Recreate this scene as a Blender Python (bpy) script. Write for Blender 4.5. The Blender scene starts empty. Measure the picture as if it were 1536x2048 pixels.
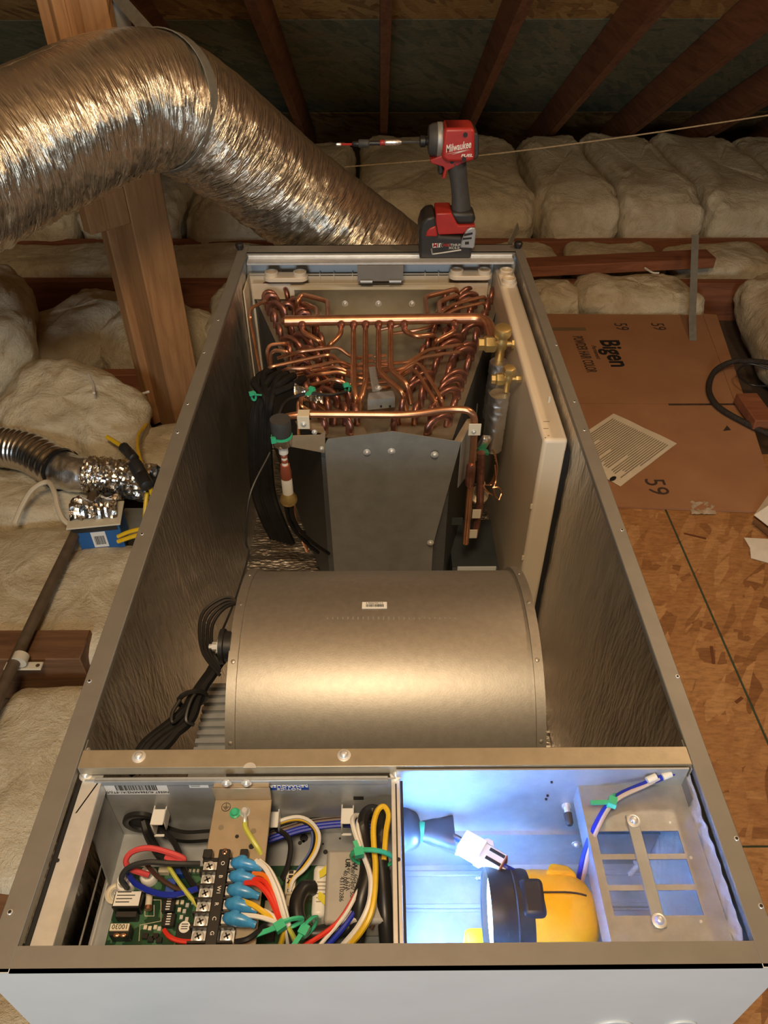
import bpy, math, random
from math import sin, cos, pi, radians, sqrt, atan2, hypot
from mathutils import Vector, Matrix, noise, Euler
random.seed(7)
D = bpy.data
S = bpy.context.scene
COL = S.collection

# ------------------------------------------------------------------ camera
CAM_F, CAM_P, CAM_YAW, CAM_ROLL = 1512.63, 0.715003, 0.0048941, -0.0017176
CAM = Vector((-0.00093, 0.0, 1.20912))
_cp, _sp, _cy, _sy = cos(CAM_P), sin(CAM_P), cos(CAM_YAW), sin(CAM_YAW)
FWD = Vector((_sy * _cp, _cy * _cp, -_sp))
_r = Vector((_cy, -_sy, 0)); _u = _r.cross(FWD)
RGT = _r * cos(CAM_ROLL) + _u * sin(CAM_ROLL)
UPV = -_r * sin(CAM_ROLL) + _u * cos(CAM_ROLL)
cam = D.cameras.new('camera')
cam.sensor_fit = 'VERTICAL'; cam.sensor_height = 24.0
cam.lens = CAM_F / 2048 * 24.0
cam.clip_start = 0.02
co = D.objects.new('camera', cam)
co.matrix_world = Matrix.Translation(CAM) @ Matrix((RGT, UPV, -FWD)).transposed().to_4x4()
COL.objects.link(co); S.camera = co

# ------------------------------------------------------------------ world, lamps, exposure
w = D.worlds.new('attic_dark'); S.world = w; w.use_nodes = True
w.node_tree.nodes['Background'].inputs[0].default_value = (1.0, 0.72, 0.45, 1)
w.node_tree.nodes['Background'].inputs[1].default_value = 0.008

def lamp(name, kind, loc, energy, color, size=0.1, target=None, **kw):
    l = D.lights.new(name, kind); l.energy = energy; l.color = color
    if kind == 'AREA':
        l.shape = 'DISK'; l.size = size
    else:
        l.shadow_soft_size = size
    for k, v in kw.items():
        setattr(l, k, v)
    o = D.objects.new(name, l); o.location = loc
    if target is not None:
        o.rotation_euler = (Vector(target) - Vector(loc)).to_track_quat('-Z', 'Y').to_euler()
    COL.objects.link(o); return o
WARM = (1.0, 0.74, 0.46)
lamp('work_lamp', 'POINT', (-0.06, -0.12, 1.88), 70, WARM, 0.16)
lamp('attic_bulb', 'POINT', (0.85, 1.15, 1.42), 12, WARM, 0.06)
lamp('cool_fill', 'AREA', (-0.25, -1.9, 1.0), 26, (0.80, 0.92, 1.0), 0.7, (0, .2, .4))  # added cool fill from behind the camera to brighten the near end panel
S.view_settings.view_transform = 'Standard'
S.view_settings.look = 'None'
S.view_settings.gamma = 1.0
S.view_settings.use_curve_mapping = False
S.view_settings.exposure = 0.0
try:
    S.cycles.sample_clamp_indirect = 0.0     # let the flashlight's bounced light keep its full strength
except AttributeError:
    pass

# ------------------------------------------------------------------ helpers
def at(px, py, x=None, y=None, z=None):
    """world point on a plane of known x, y or z, from a spot measured in the photograph"""
    d = FWD + RGT * ((px - 768) / CAM_F) - UPV * ((py - 1024) / CAM_F)
    if z is not None: t = (z - CAM.z) / d.z
    elif y is not None: t = (y - CAM.y) / d.y
    else: t = (x - CAM.x) / d.x
    return CAM + d * t

def PZ(*pts):
    """list of (px, py, z) -> world points"""
    return [at(a, b, z=c) for a, b, c in pts]

def PY(*pts):
    return [at(a, b, y=c) for a, b, c in pts]

class MB:
    def __init__(s): s.v = []; s.f = []
    def add(s, vs, fs):
        n = len(s.v); s.v += [Vector(p) for p in vs]; s.f += [tuple(i + n for i in f) for f in fs]; return s
    def box(s, a, b):
        x0, y0, z0 = (min(p, q) for p, q in zip(a, b)); x1, y1, z1 = (max(p, q) for p, q in zip(a, b))
        return s.add([(x0,y0,z0),(x1,y0,z0),(x1,y1,z0),(x0,y1,z0),(x0,y0,z1),(x1,y0,z1),(x1,y1,z1),(x0,y1,z1)],
                     [(3,2,1,0),(4,5,6,7),(0,1,5,4),(1,2,6,5),(2,3,7,6),(3,0,4,7)])
    def obox(s, c, size, rot):
        """oriented box: centre, full size, Matrix or euler"""
        R = Euler(rot).to_matrix() if not isinstance(rot, Matrix) else rot
        h = [q / 2 for q in size]; c = Vector(c)
        vs = [c + R @ Vector((sx*h[0], sy*h[1], sz*h[2])) for sz in (-1,1) for sx, sy in ((-1,-1),(1,-1),(1,1),(-1,1))]
        return s.add(vs, [(3,2,1,0),(4,5,6,7),(0,1,5,4),(1,2,6,5),(2,3,7,6),(3,0,4,7)])
    def bar(s, p0, p1, wid, hgt, up=(0,0,1)):
        p0, p1 = Vector(p0), Vector(p1); d = (p1 - p0).normalized(); up = Vector(up)
        sx = d.cross(up).normalized(); uz = sx.cross(d)
        vs = []
        for p in (p0, p1):
            for a, b in ((-1,-1),(1,-1),(1,1),(-1,1)): vs.append(p + sx*(a*wid/2) + uz*(b*hgt/2))
        return s.add(vs, [(0,1,2,3),(7,6,5,4),(0,4,5,1),(1,5,6,2),(2,6,7,3),(3,7,4,0)])
    def lathe(s, prof, o, d, n=20, cap=True):
        """profile [(t, r)] along axis d from o"""
        o, d = Vector(o), Vector(d).normalized()
        a = d.orthogonal().normalized(); b = d.cross(a); vs = []; fs = []
        for t, r in prof:
            for k in range(n):
                q = 2*pi*k/n; vs.append(o + d*t + (a*cos(q) + b*sin(q))*r)
        m = len(prof)
        for i in range(m-1):
            for k in range(n):
                fs.append((i*n+k, i*n+(k+1) % n, (i+1)*n+(k+1) % n, (i+1)*n+k))
        if cap:
            fs.append(tuple(reversed(range(n)))); fs.append(tuple((m-1)*n+k for k in range(n)))
        return s.add(vs, fs)
    def cyl(s, p0, p1, r, r1=None, n=16, cap=True):
        p0, p1 = Vector(p0), Vector(p1); L = (p1-p0).length
        return s.lathe([(0, r), (L, r if r1 is None else r1)], p0, p1-p0, n, cap)
    def ball(s, c, r, n=10, m=7):
        rx, ry, rz = r if hasattr(r, '__len__') else (r, r, r)
        vs = []; fs = []
        for i in range(m+1):
            p = pi*i/m
            for k in range(n):
                q = 2*pi*k/n; vs.append((c[0]+rx*sin(p)*cos(q), c[1]+ry*sin(p)*sin(q), c[2]-rz*cos(p)))
        for i in range(m):
            for k in range(n): fs.append((i*n+k, i*n+(k+1)%n, (i+1)*n+(k+1)%n, (i+1)*n+k))
        return s.add(vs, fs)
    def tube(s, pts, r, n=8, seg=5, flat=None):
        pts = smooth(pts, seg) if seg else [Vector(p) for p in pts]
        m = len(pts); vs = []; fs = []
        t0 = (pts[1]-pts[0]).normalized(); a = t0.orthogonal().normalized()
        for i, p in enumerate(pts):
            t = (pts[min(i+1, m-1)] - pts[max(i-1, 0)]).normalized()
            a = (a - t*a.dot(t)); a = a.normalized() if a.length > 1e-6 else t.orthogonal().normalized()
            b = t.cross(a); rr = r(i/(m-1)) if callable(r) else r
            for k in range(n):
                q = 2*pi*k/n; vs.append(p + (a*cos(q) + b*sin(q)*(flat or 1))*rr)
        for i in range(m-1):
            for k in range(n): fs.append((i*n+k, i*n+(k+1)%n, (i+1)*n+(k+1)%n, (i+1)*n+k))
        fs.append(tuple(reversed(range(n)))); fs.append(tuple((m-1)*n+k for k in range(n)))
        return s.add(vs, fs)
    def prism(s, poly, vec):
        """extrude a 3-D polygon along vec"""
        poly = [Vector(p) for p in poly]; v = Vector(vec); n = len(poly)
        return s.add(poly + [p+v for p in poly], [tuple(reversed(range(n))), tuple(range(n, 2*n))] +
                     [(i, (i+1)%n, n+(i+1)%n, n+i) for i in range(n)])
    def grid(s, fn, nu, nv):
        vs = [fn(i/nu, j/nv) for j in range(nv+1) for i in range(nu+1)]
        fs = [(j*(nu+1)+i, j*(nu+1)+i+1, (j+1)*(nu+1)+i+1, (j+1)*(nu+1)+i) for j in range(nv) for i in range(nu)]
        return s.add(vs, fs)
    def build(s, name, m, parent=None, bevel=0, smooth_angle=40, label=None, base=None, seg=2, stuff=False):
        me = D.meshes.new(name)
        o = D.objects.new(name, me)
        if parent is not None:
            r = parent
            while r.parent is not None: r = r.parent
            off = r.location; o.parent = parent
        else:
            if base is None:
                xs = [p.x for p in s.v]; ys = [p.y for p in s.v]; zs = [p.z for p in s.v]
                base = ((min(xs)+max(xs))/2, (min(ys)+max(ys))/2, min(zs))
            off = Vector(base); o.location = off
        me.from_pydata([tuple(p-off) for p in s.v], [], s.f); me.validate()
        if m: me.materials.append(m)
        if smooth_angle:
            me.shade_smooth(); me.set_sharp_from_angle(angle=radians(smooth_angle))
        if bevel:
            b = o.modifiers.new('bevel', 'BEVEL'); b.width = bevel; b.segments = seg; b.limit_method = 'ANGLE'; b.angle_limit = radians(35)
        if label: o['label'] = label
        if stuff: o['kind'] = 'stuff'
        COL.objects.link(o); return o

def smooth(pts, seg):
    P = [Vector(p) for p in pts]
    if len(P) == 2: return [P[0].lerp(P[1], i/seg) for i in range(seg+1)]
    out = []
    for i in range(len(P)-1):
        p1, p2 = P[i], P[i+1]; p0 = P[i-1] if i else p1*2-p2; p3 = P[i+2] if i+2 < len(P) else p2*2-p1
        for k in range(seg):
            t = k/seg
            out.append(0.5*((2*p1) + (p2-p0)*t + (2*p0-5*p1+4*p2-p3)*t*t + (3*p1-p0-3*p2+p3)*t**3))
    out.append(P[-1]); return out

def fillet(pts, r, n=4):
    """polyline with rounded corners (bent pipe)"""
    P = [Vector(p) for p in pts]; out = [P[0]]
    for i in range(1, len(P)-1):
        a, b, c = P[i-1], P[i], P[i+1]
        d1 = min(r, (a-b).length*.45); d2 = min(r, (c-b).length*.45)
        q0 = b+(a-b).normalized()*d1; q1 = b+(c-b).normalized()*d2
        for k in range(n+1):
            t = k/n; out.append(q0*(1-t)**2 + b*2*t*(1-t) + q1*t*t)
    out.append(P[-1]); return out

def thing(name, loc, label, cat, group=None):
    o = D.objects.new(name, None); o.location = loc; o.empty_display_size = .05
    COL.objects.link(o); return tag(o, label, cat, group)
def tag(o, label, cat, group=None):
    o['label'] = label; o['category'] = cat
    if group: o['group'] = group
    return o
def struct(o): o['kind'] = 'structure'; return o

# text: (x axis, y axis) give the reading direction and the letters' up direction
def text(body, loc, size, xdir, ydir, m, parent, name='lettering', shear=0, ext=0.0002, align='CENTER', sx=1.0, off=0.0):
    c = D.curves.new('t', 'FONT'); c.body = body; c.size = size; c.extrude = ext; c.align_x = align; c.align_y = 'CENTER'; c.shear = shear
    c.offset = off; c.resolution_u = 3
    o = D.objects.new('t', c); COL.objects.link(o)
    bpy.context.view_layer.update()
    me = D.meshes.new_from_object(o.evaluated_get(bpy.context.evaluated_depsgraph_get()))
    D.objects.remove(o); D.curves.remove(c)
    X = Vector(xdir).normalized(); Y = Vector(ydir); Y = (Y-X*Y.dot(X)).normalized(); Zv = X.cross(Y)
    M = Matrix((X*sx, Y, Zv)).transposed()
    r = parent
    while r.parent is not None: r = r.parent
    off = Vector(loc) - r.location
    for v in me.vertices: v.co = M @ v.co + off
    me.name = name; me.materials.clear(); me.materials.append(m)
    ob = D.objects.new(name, me); ob.parent = parent; COL.objects.link(ob); return ob

# ------------------------------------------------------------------ materials
class NT:
    def __init__(s, name):
        s.m = D.materials.new(name); s.m.use_nodes = True; s.t = s.m.node_tree
        s.b = s.t.nodes['Principled BSDF']; s.tc = None
    def n(s, kind, **kw):
        o = s.t.nodes.new(kind)
        for k, v in kw.items():
            if k.startswith('i_'):
                key = k[2:].replace('_', ' '); o.inputs[int(key) if key.isdigit() else key].default_value = v
            else: setattr(o, k, v)
        return o
    def l(s, a, ao, b, bi): s.t.links.new(a.outputs[ao], b.inputs[bi])
    def coord(s, scale=(1,1,1), rot=(0,0,0)):
        tc = s.n('ShaderNodeTexCoord'); mp = s.n('ShaderNodeMapping'); mp.inputs['Scale'].default_value = scale; mp.inputs['Rotation'].default_value = rot
        s.l(tc, 'Object', mp, 'Vector'); return mp
    def noise(s, scale, detail=4, rough=.6, stretch=(1,1,1), rot=(0,0,0), dist=0):
        c = s.coord(stretch, rot); k = s.n('ShaderNodeTexNoise'); k.inputs['Scale'].default_value = scale; k.inputs['Detail'].default_value = detail
        k.inputs['Roughness'].default_value = rough; k.inputs['Distortion'].default_value = dist; s.l(c, 0, k, 'Vector'); return k
    def ramp(s, src, so, stops):
        r = s.n('ShaderNodeValToRGB'); e = r.color_ramp.elements
        while len(e) < len(stops): e.new(.5)
        for q, (p, c) in zip(e, stops): q.position = p; q.color = (*c, 1)
        s.l(src, so, r, 'Fac'); return r
    def mix(s, f, a, b):
        m = s.n('ShaderNodeMix', data_type='RGBA')
        for key, val in ((0, f), (6, a), (7, b)):
            if isinstance(val, tuple) and hasattr(val[0], 'outputs'): s.t.links.new(val[0].outputs[val[1]], m.inputs[key])
            else: m.inputs[key].default_value = val if key == 0 else (*val, 1)
        return m
    def bump(s, src, so, strength, dist=.002):
        b = s.n('ShaderNodeBump'); b.inputs['Strength'].default_value = strength; b.inputs['Distance'].default_value = dist
        s.l(src, so, b, 'Height')
        prev = s.b.inputs['Normal'].links
        if prev: s.t.links.new(prev[0].from_socket, b.inputs['Normal'])
        s.l(b, 0, s.b, 'Normal'); return s

def P(name, col, rough=.5, metal=0, var=.12, vscale=18, bump=0, bscale=60, bdist=.001, stretch=(1,1,1), spec=.5, emit=None, es=0, alpha=1, trans=0, sheen=0):
    """plain surface with a little mottling and fine relief"""
    k = NT(name); k.b.inputs['Roughness'].default_value = rough; k.b.inputs['Metallic'].default_value = metal
    k.b.inputs['Specular IOR Level'].default_value = spec
    n = k.noise(vscale, 4, .6, stretch)
    lo = tuple(c*(1-var) for c in col); hi = tuple(min(1, c*(1+var)) for c in col)
    r = k.ramp(n, 'Fac', [(.3, lo), (.7, hi)]); k.l(r, 0, k.b, 'Base Color')
    if bump:
        n2 = k.noise(bscale, 3, .6, stretch); k.bump(n2, 'Fac', bump, bdist)
    if emit: k.b.inputs['Emission Color'].default_value = (*emit, 1); k.b.inputs['Emission Strength'].default_value = es
    if trans: k.b.inputs['Transmission Weight'].default_value = trans
    if sheen: k.b.inputs['Sheen Weight'].default_value = sheen
    return k.m

M = {}
M['rim'] = P('rim_paint', (.235,.22,.195), .5, .35, .06, 30, .05, 300)
M['white_paint'] = P('white_paint', (.66,.70,.72), .38, 0, .03)
M['galv'] = P('galvanised_steel', (.39,.41,.43), .40, .35, .10, 45, .08, 150)
M['galv_dull'] = P('galvanised_dull', (.36,.37,.36), .5, .55, .10, 30, .06, 200)
M['blower'] = P('blower_steel', (.38,.36,.325), .46, .8, .07, 120, .12, 500, .0006)
M['bright'] = P('bright_zinc', (.78,.79,.79), .38, .55, .08, 60)
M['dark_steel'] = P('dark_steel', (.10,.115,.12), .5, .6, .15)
M['black_gap'] = P('black_rubber', (.012,.012,.013), .7, 0, .2)
M['black'] = P('black_plastic', (.018,.018,.019), .42, 0, .2)
M['black_soft'] = P('black_foam_sleeve', (.010,.0095,.0095), .7, 0, .3, 80, .3, 200, spec=.25)
M['copper'] = P('copper_tube', (.66,.34,.20), .33, .9, .25, 26, .05, 120)
M['copper_dark'] = P('annealed_copper', (.40,.19,.15), .36, .85, .35, 60, .08, 200)
M['brass'] = P('brass', (.62,.46,.19), .45, .8, .12, 50, .05, 120)
M['pan'] = P('cream_drain_pan', (.74,.64,.50), .42, 0, .03, 8, .04, 120)
M['cream'] = P('cream_plastic', (.72,.66,.52), .5, 0, .04)
M['white_pl'] = P('white_plastic', (.80,.80,.78), .4, 0, .03)
M['sticker'] = P('white_sticker', (.82,.82,.80), .5, 0, .02)
M['ink'] = P('black_ink', (.015,.015,.016), .6, 0, .1)
M['ink_brown'] = P('faded_ink', (.06,.035,.025), .8, 0, .4, 60)
M['blue_ink'] = P('blue_label', (.01,.06,.36), .5, 0, .05)
M['green_pl'] = P('green_tie', (.05,.50,.28), .35, 0, .1)
M['tan_plate'] = P('tan_zinc_plate', (.42,.34,.24), .42, .35, .08, 40, .08, 120)
M['olive'] = P('coil_plate', (.36,.33,.26), .42, .7, .10, 20, .06, 80)
M['red_pl'] = P('red_plastic', (.40,.028,.024), .38, 0, .1, 40)
M['yellow_pl'] = P('yellow_plastic', (.86,.46,.01), .36, 0, .06, 25)
M['grey_rubber'] = P('grey_rubber', (.055,.055,.055), .6, 0, .15, 60, .15, 250)
M['charcoal'] = P('charcoal_plastic', (.028,.027,.027), .45, 0, .15)
M['tie_white'] = P('white_mark', (.80,.78,.74), .5, 0, .02)
for nm, c in dict(pink=(.72,.09,.10), blue=(.012,.03,.42), brown=(.07,.035,.025), grey=(.035,.04,.045), white=(.80,.78,.74), yellow=(.80,.52,.03),
                  red=(.72,.04,.02), orange=(.80,.20,.02), gyel=(.55,.58,.10), black=(.014,.014,.015), violet=(.12,.16,.42), romex=(.86,.56,.02)).items():
    M['w_'+nm] = P('wire_'+nm, c, .38, 0, .06, 60)
M['spade'] = P('blue_spade_sleeve', (.05,.28,.62), .3, 0, .3, 90, .2, 150)
M['xfmr'] = P('grey_transformer', (.40,.385,.36), .5, .1, .04)
M['relay'] = P('relay_black', (.016,.016,.017), .35)
M['paper'] = P('paper', (.74,.66,.52), .8, 0, .06, 25, .1, 60)
M['white_foam'] = P('white_scrap', (.78,.74,.66), .85, 0, .08, 30, .3, 60)
M['rope'] = P('black_braid', (.03,.024,.02), .8, 0, .5, 200, .8, 300)
M['cord'] = P('tan_string', (.45,.34,.20), .8, 0, .2, 120)
M['strap'] = P('grey_strap', (.20,.19,.16), .55, 0, .15, 60, .1, 150)
M['blue_card'] = P('blue_carton', (.02,.12,.36), .55, 0, .08)
M['romex_w'] = P('white_cable', (.70,.60,.44), .5, 0, .05)
M['conduit'] = P('brown_conduit', (.12,.085,.055), .5, 0, .2, 40)

def foil_mat(name, col, rough, scale, strength, stretch=(1,1,1), dist=.003):
    k = NT(name); k.b.inputs['Metallic'].default_value = 1; k.b.inputs['Roughness'].default_value = rough
    k.b.inputs['Base Color'].default_value = (*col, 1)
    n = k.noise(scale, 5, .65, stretch, dist=.6); k.bump(n, 'Fac', strength, dist)
    v = k.n('ShaderNodeTexVoronoi', feature='F1'); v.inputs['Scale'].default_value = scale*1.4
    c = k.coord(stretch); k.l(c, 0, v, 'Vector'); k.bump(v, 'Distance', strength*.7, dist)
    return k.m
M['foil'] = foil_mat('foil_liner', (.78,.74,.68), .34, 55, .6, (1.0,2.0,.5), .004)
def duct_mat():
    k = NT('duct_foil'); k.b.inputs['Metallic'].default_value = .95; k.b.inputs['Roughness'].default_value = .27
    k.b.inputs['Base Color'].default_value = (.76,.70,.60,1)
    at_ = k.n('ShaderNodeAttribute'); at_.attribute_name = 'wrap'; sep = k.n('ShaderNodeSeparateXYZ'); k.l(at_, 'Vector', sep, 0)
    for sc, st, di in (((1.0, .9, 0), .8, .010), ((2.6, 2.2, 0), .7, .005), ((6.5, 3.0, 0), .5, .002)):
        mp = k.n('ShaderNodeMapping'); mp.inputs['Scale'].default_value = sc; k.l(at_, 'Vector', mp, 'Vector')
        nz = k.n('ShaderNodeTexNoise'); nz.inputs['Scale'].default_value = 1.0; nz.inputs['Detail'].default_value = 3; nz.inputs['Distortion'].default_value = .5; k.l(mp, 0, nz, 'Vector')
        rd = k.n('ShaderNodeMath', operation='MULTIPLY'); k.l(nz, 'Fac', rd, 0); k.l(sep, 2, rd, 1)
        k.bump(rd, 0, st, di)
    return k.m
M['duct'] = duct_mat()
M['foil_bright'] = foil_mat('bright_foil', (.86,.84,.80), .24, 60, .5)
M['tape'] = foil_mat('silver_tape', (.80,.80,.79), .38, 50, .4)
M['alu'] = foil_mat('alu_flex', (.72,.70,.68), .25, 30, .15)

M['foil_quilt'] = foil_mat('foil_quilt', (.82,.83,.85), .36, 60, .4)
M['foil_quilt'].node_tree.nodes['Principled BSDF'].inputs['Metallic'].default_value = .6

def wood(name, dark, light, axis=1, scale=6):
    k = NT(name); k.b.inputs['Roughness'].default_value = .7
    st = [6, 6, 6]; st[axis] = .5
    n = k.noise(scale, 6, .65, tuple(st), dist=1.2)
    n2 = k.noise(3, 2, .5)
    r = k.ramp(n, 'Fac', [(.25, dark), (.5, tuple((a+b)/2 for a, b in zip(dark, light))), (.78, light)])
    m = k.mix((n2, 'Fac'), (.75,.75,.75), (1.1,1.1,1.1)); m.blend_type = 'MIX'
    mu = k.n('ShaderNodeMix', data_type='RGBA', blend_type='MULTIPLY'); mu.inputs[0].default_value = .8
    k.t.links.new(r.outputs[0], mu.inputs[6]); k.t.links.new(m.outputs[2], mu.inputs[7]); k.t.links.new(mu.outputs[2], k.b.inputs['Base Color'])
    k.bump(n, 'Fac', .15, .002); return k.m
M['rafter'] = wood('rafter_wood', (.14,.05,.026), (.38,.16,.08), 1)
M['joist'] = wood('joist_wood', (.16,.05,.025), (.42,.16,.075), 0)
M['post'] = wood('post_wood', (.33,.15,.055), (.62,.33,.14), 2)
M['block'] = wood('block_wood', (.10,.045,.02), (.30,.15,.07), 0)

def osb(name, cols, scale=1.0, rough=.75):
    """oriented strand board: several layers of stretched flakes"""
    k = NT(name); k.b.inputs['Roughness'].default_value = rough
    last = None; H = None
    for i, (ang, sc) in enumerate(((.3, 30), (1.25, 26), (-.75, 34), (.05, 22), (2.1, 40))):
        c0_ = k.coord((1,1,1), (0,0,ang)); c = k.n('ShaderNodeMapping'); c.inputs['Scale'].default_value = (sc*.34*scale, sc*1.45*scale, sc*.34*scale); k.l(c0_, 0, c, 'Vector')
        nz = k.n('ShaderNodeTexNoise'); nz.inputs['Scale'].default_value = 2.2; k.l(c, 0, nz, 'Vector')
        ad = k.n('ShaderNodeMix', data_type='VECTOR'); ad.inputs[0].default_value = .16
        k.t.links.new(c.outputs[0], ad.inputs[4]); k.t.links.new(nz.outputs['Color'], ad.inputs[5])
        v = k.n('ShaderNodeTexVoronoi', feature='F1'); v.inputs['Scale'].default_value = 1.0; k.t.links.new(ad.outputs[1], v.inputs['Vector'])
        sep = k.n('ShaderNodeSeparateColor'); k.l(v, 'Color', sep, 0)
        r = k.ramp(sep, 0, [(j/(len(cols)-1), cq) for j, cq in enumerate(cols)])
        if last is None: last = (r, 0); H = sep
        else:
            gt = k.n('ShaderNodeMath', operation='GREATER_THAN'); gt.inputs[1].default_value = .55; k.l(sep, 1, gt, 0)
            mx = k.mix((gt, 0), last, (r, 0)); last = (mx, 2)
    fine = k.noise(160, 4, .7, (.3,1,.3), (0,0,.5))
    mu = k.n('ShaderNodeMix', data_type='RGBA', blend_type='MULTIPLY'); mu.inputs[0].default_value = .8
    rr = k.ramp(fine, 'Fac', [(.3, (.55,.5,.45)), (.6, (1,1,1))])
    k.t.links.new(last[0].outputs[last[1]], mu.inputs[6]); k.t.links.new(rr.outputs[0], mu.inputs[7])
    k.t.links.new(mu.outputs[2], k.b.inputs['Base Color'])
    k.bump(mu, 2, .25, .003); return k.m
M['osb'] = osb('osb_floor', [(.26,.11,.035), (.40,.19,.065), (.44,.215,.075), (.54,.29,.115), (.38,.17,.058), (.46,.235,.085)])
M['osb_green'] = osb('osb_sheathing_green', [(.15,.175,.12), (.22,.24,.165), (.30,.28,.175), (.22,.225,.14)], .8)
M['osb_roof'] = osb('osb_sheathing_tan', [(.26,.14,.05), (.46,.27,.09), (.60,.38,.14), (.38,.20,.07)], .8)
M['edge_green'] = P('green_edge_paint', (.03,.06,.035), .7)

def batt_mat():
    k = NT('fibreglass'); k.b.inputs['Roughness'].default_value = .95; k.b.inputs['Specular IOR Level'].default_value = .1
    n = k.noise(9, 7, .7, dist=1.2); n3 = k.noise(70, 6, .8, (1,2.5,1), dist=.5); n4 = k.noise(3, 4, .65); n5 = k.noise(20, 5, .7, dist=2.0)
    r = k.ramp(n, 'Fac', [(.25, (.60,.48,.30)), (.48, (.80,.69,.49)), (.75, (.86,.78,.60))])
    r4 = k.ramp(n4, 'Fac', [(.30, (.60,.52,.42)), (.52, (1,1,1))])
    mu = k.n('ShaderNodeMix', data_type='RGBA', blend_type='MULTIPLY'); mu.inputs[0].default_value = .7
    k.t.links.new(r.outputs[0], mu.inputs[6]); k.t.links.new(r4.outputs[0], mu.inputs[7]); k.t.links.new(mu.outputs[2], k.b.inputs['Base Color'])
    k.bump(n3, 'Fac', .55, .006); k.bump(n5, 'Fac', .45, .016); k.bump(n, 'Fac', .5, .03)
    return k.m
M['batt'] = batt_mat()

def card_mat():
    k = NT('cardboard'); k.b.inputs['Roughness'].default_value = .8
    n = k.noise(5, 4, .6); n2 = k.noise(90, 3, .6, (1,.15,1))
    r = k.ramp(n, 'Fac', [(.3, (.345,.165,.080)), (.7, (.42,.215,.105))]); k.l(r, 0, k.b, 'Base Color'); k.bump(n2, 'Fac', .08, .002); return k.m
M['card'] = card_mat()

def fin_mat():
    k = NT('fin_stack'); k.b.inputs['Roughness'].default_value = .45; k.b.inputs['Metallic'].default_value = .8
    k.b.inputs['Base Color'].default_value = (.13,.14,.15,1)
    c = k.coord(); wv = k.n('ShaderNodeTexWave', wave_type='BANDS', bands_direction='Z'); wv.inputs['Scale'].default_value = 120; k.l(c, 0, wv, 'Vector')
    k.bump(wv, 'Fac', .6, .001); return k.m
M['fins'] = fin_mat()
def pcb_mat():
    k = NT('circuit_board'); k.b.inputs['Roughness'].default_value = .35
    v = k.n('ShaderNodeTexVoronoi', distance='CHEBYCHEV'); v.inputs['Scale'].default_value = 120; c = k.coord(); k.l(c, 0, v, 'Vector')
    sep = k.n('ShaderNodeSeparateColor'); k.l(v, 'Color', sep, 0)
    r = k.ramp(sep, 0, [(0, (.008,.045,.02)), (.62, (.012,.075,.03)), (.72, (.05,.14,.07)), (.97, (.06,.16,.08)), (1.0, (.35,.42,.36))]); r.color_ramp.interpolation = 'CONSTANT'
    k.l(r, 0, k.b, 'Base Color'); return k.m
M['pcb'] = pcb_mat()

# ------------------------------------------------------------------ setting: floor, roof
mb = MB(); mb.box((-4, -1.5, -.16), (4.5, 6, -.12)); floor = struct(mb.build('floor', P('attic_subfloor', (.10,.07,.05), .9), None))
for a, b in (((-.26, -1.2, -.018), (.692, .5625, 0)), ((-.26, .5665, -.018), (.692, 1.62, 0)), ((.697, -1.2, -.018), (1.9, 1.62, 0))):
    mb = MB(); mb.box(a, b); mb.build('osb_panel', M['osb'], floor)
mb = MB(); mb.box((.692, -1.2, -.017), (.697, 1.62, -.0025)); mb.box((-.26, .5625, -.017), (.692, .5665, -.0025)); mb.build('panel_joint', M['edge_green'], floor)
# dark splinters and gouges on the boards
for px, py, L, a in ((1390,1072,.05,-.38), (1425,1310,.045,1.35), (1478,1400,.02,.6)):
    p = at(px, py, z=.0006); mb = MB(); mb.obox(p, (L, .006, .001), (0, 0, a)); mb.build('splinter', P('dark_splinter', (.14,.045,.015), .8), floor)
def roof_z(y): return .89 - .52*(y-2.65)
RD = .169
ceiling = None
for i, (ya, yb, m) in enumerate(((.3, 3.217, 'osb_roof'), (3.223, 4.28, 'osb_green'), (4.286, 5.2, 'osb_roof'))):
    mb = MB(); mb.prism([(-4, ya, roof_z(ya)+RD), (4.5, ya, roof_z(ya)+RD), (4.5, yb, roof_z(yb)+RD), (-4, yb, roof_z(yb)+RD)], (0, 0, .014))
    if ceiling is None: ceiling = struct(mb.build('ceiling', M[m]))
    else: mb.build('sheathing_panel', M[m], ceiling)
RX = [-2.0, -1.59, -1.18, -.77, -.36, .04, .455, .87, 1.265, 1.68, 2.09, 2.5, 2.91]
RLAB = {-.77: 'dark roof rafter over the duct bend and twin studs', -.36: 'roof rafter coming down just right of the silver duct bend',
        .04: 'roof rafter straight above the drill bit, running toward the viewer', .455: 'roof rafter directly behind the red head of the impact driver',
        .87: 'roof rafter first to the right of the impact driver', 1.265: 'roof rafter second to the right of the impact driver',
        1.68: 'roof rafter third to the right of the impact driver', 2.09: 'roof rafter fourth to the right of the impact driver, low by the frame edge'}
for x in RX:
    if x < -.8 or x > 2.2: continue
    mb = MB(); xa = x-.038
    poly = [(xa, 1.0, roof_z(1.0)), (xa, 4.55, roof_z(4.55)), (xa, 4.55, roof_z(4.55)+RD-.002), (xa, 1.0, roof_z(1.0)+RD-.002)]
    mb.prism(poly, (.038, 0, 0))
    tag(mb.build('roof_rafter', M['rafter'], bevel=.002, seg=1), RLAB[x], 'rafter', 'roof rafters')

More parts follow.
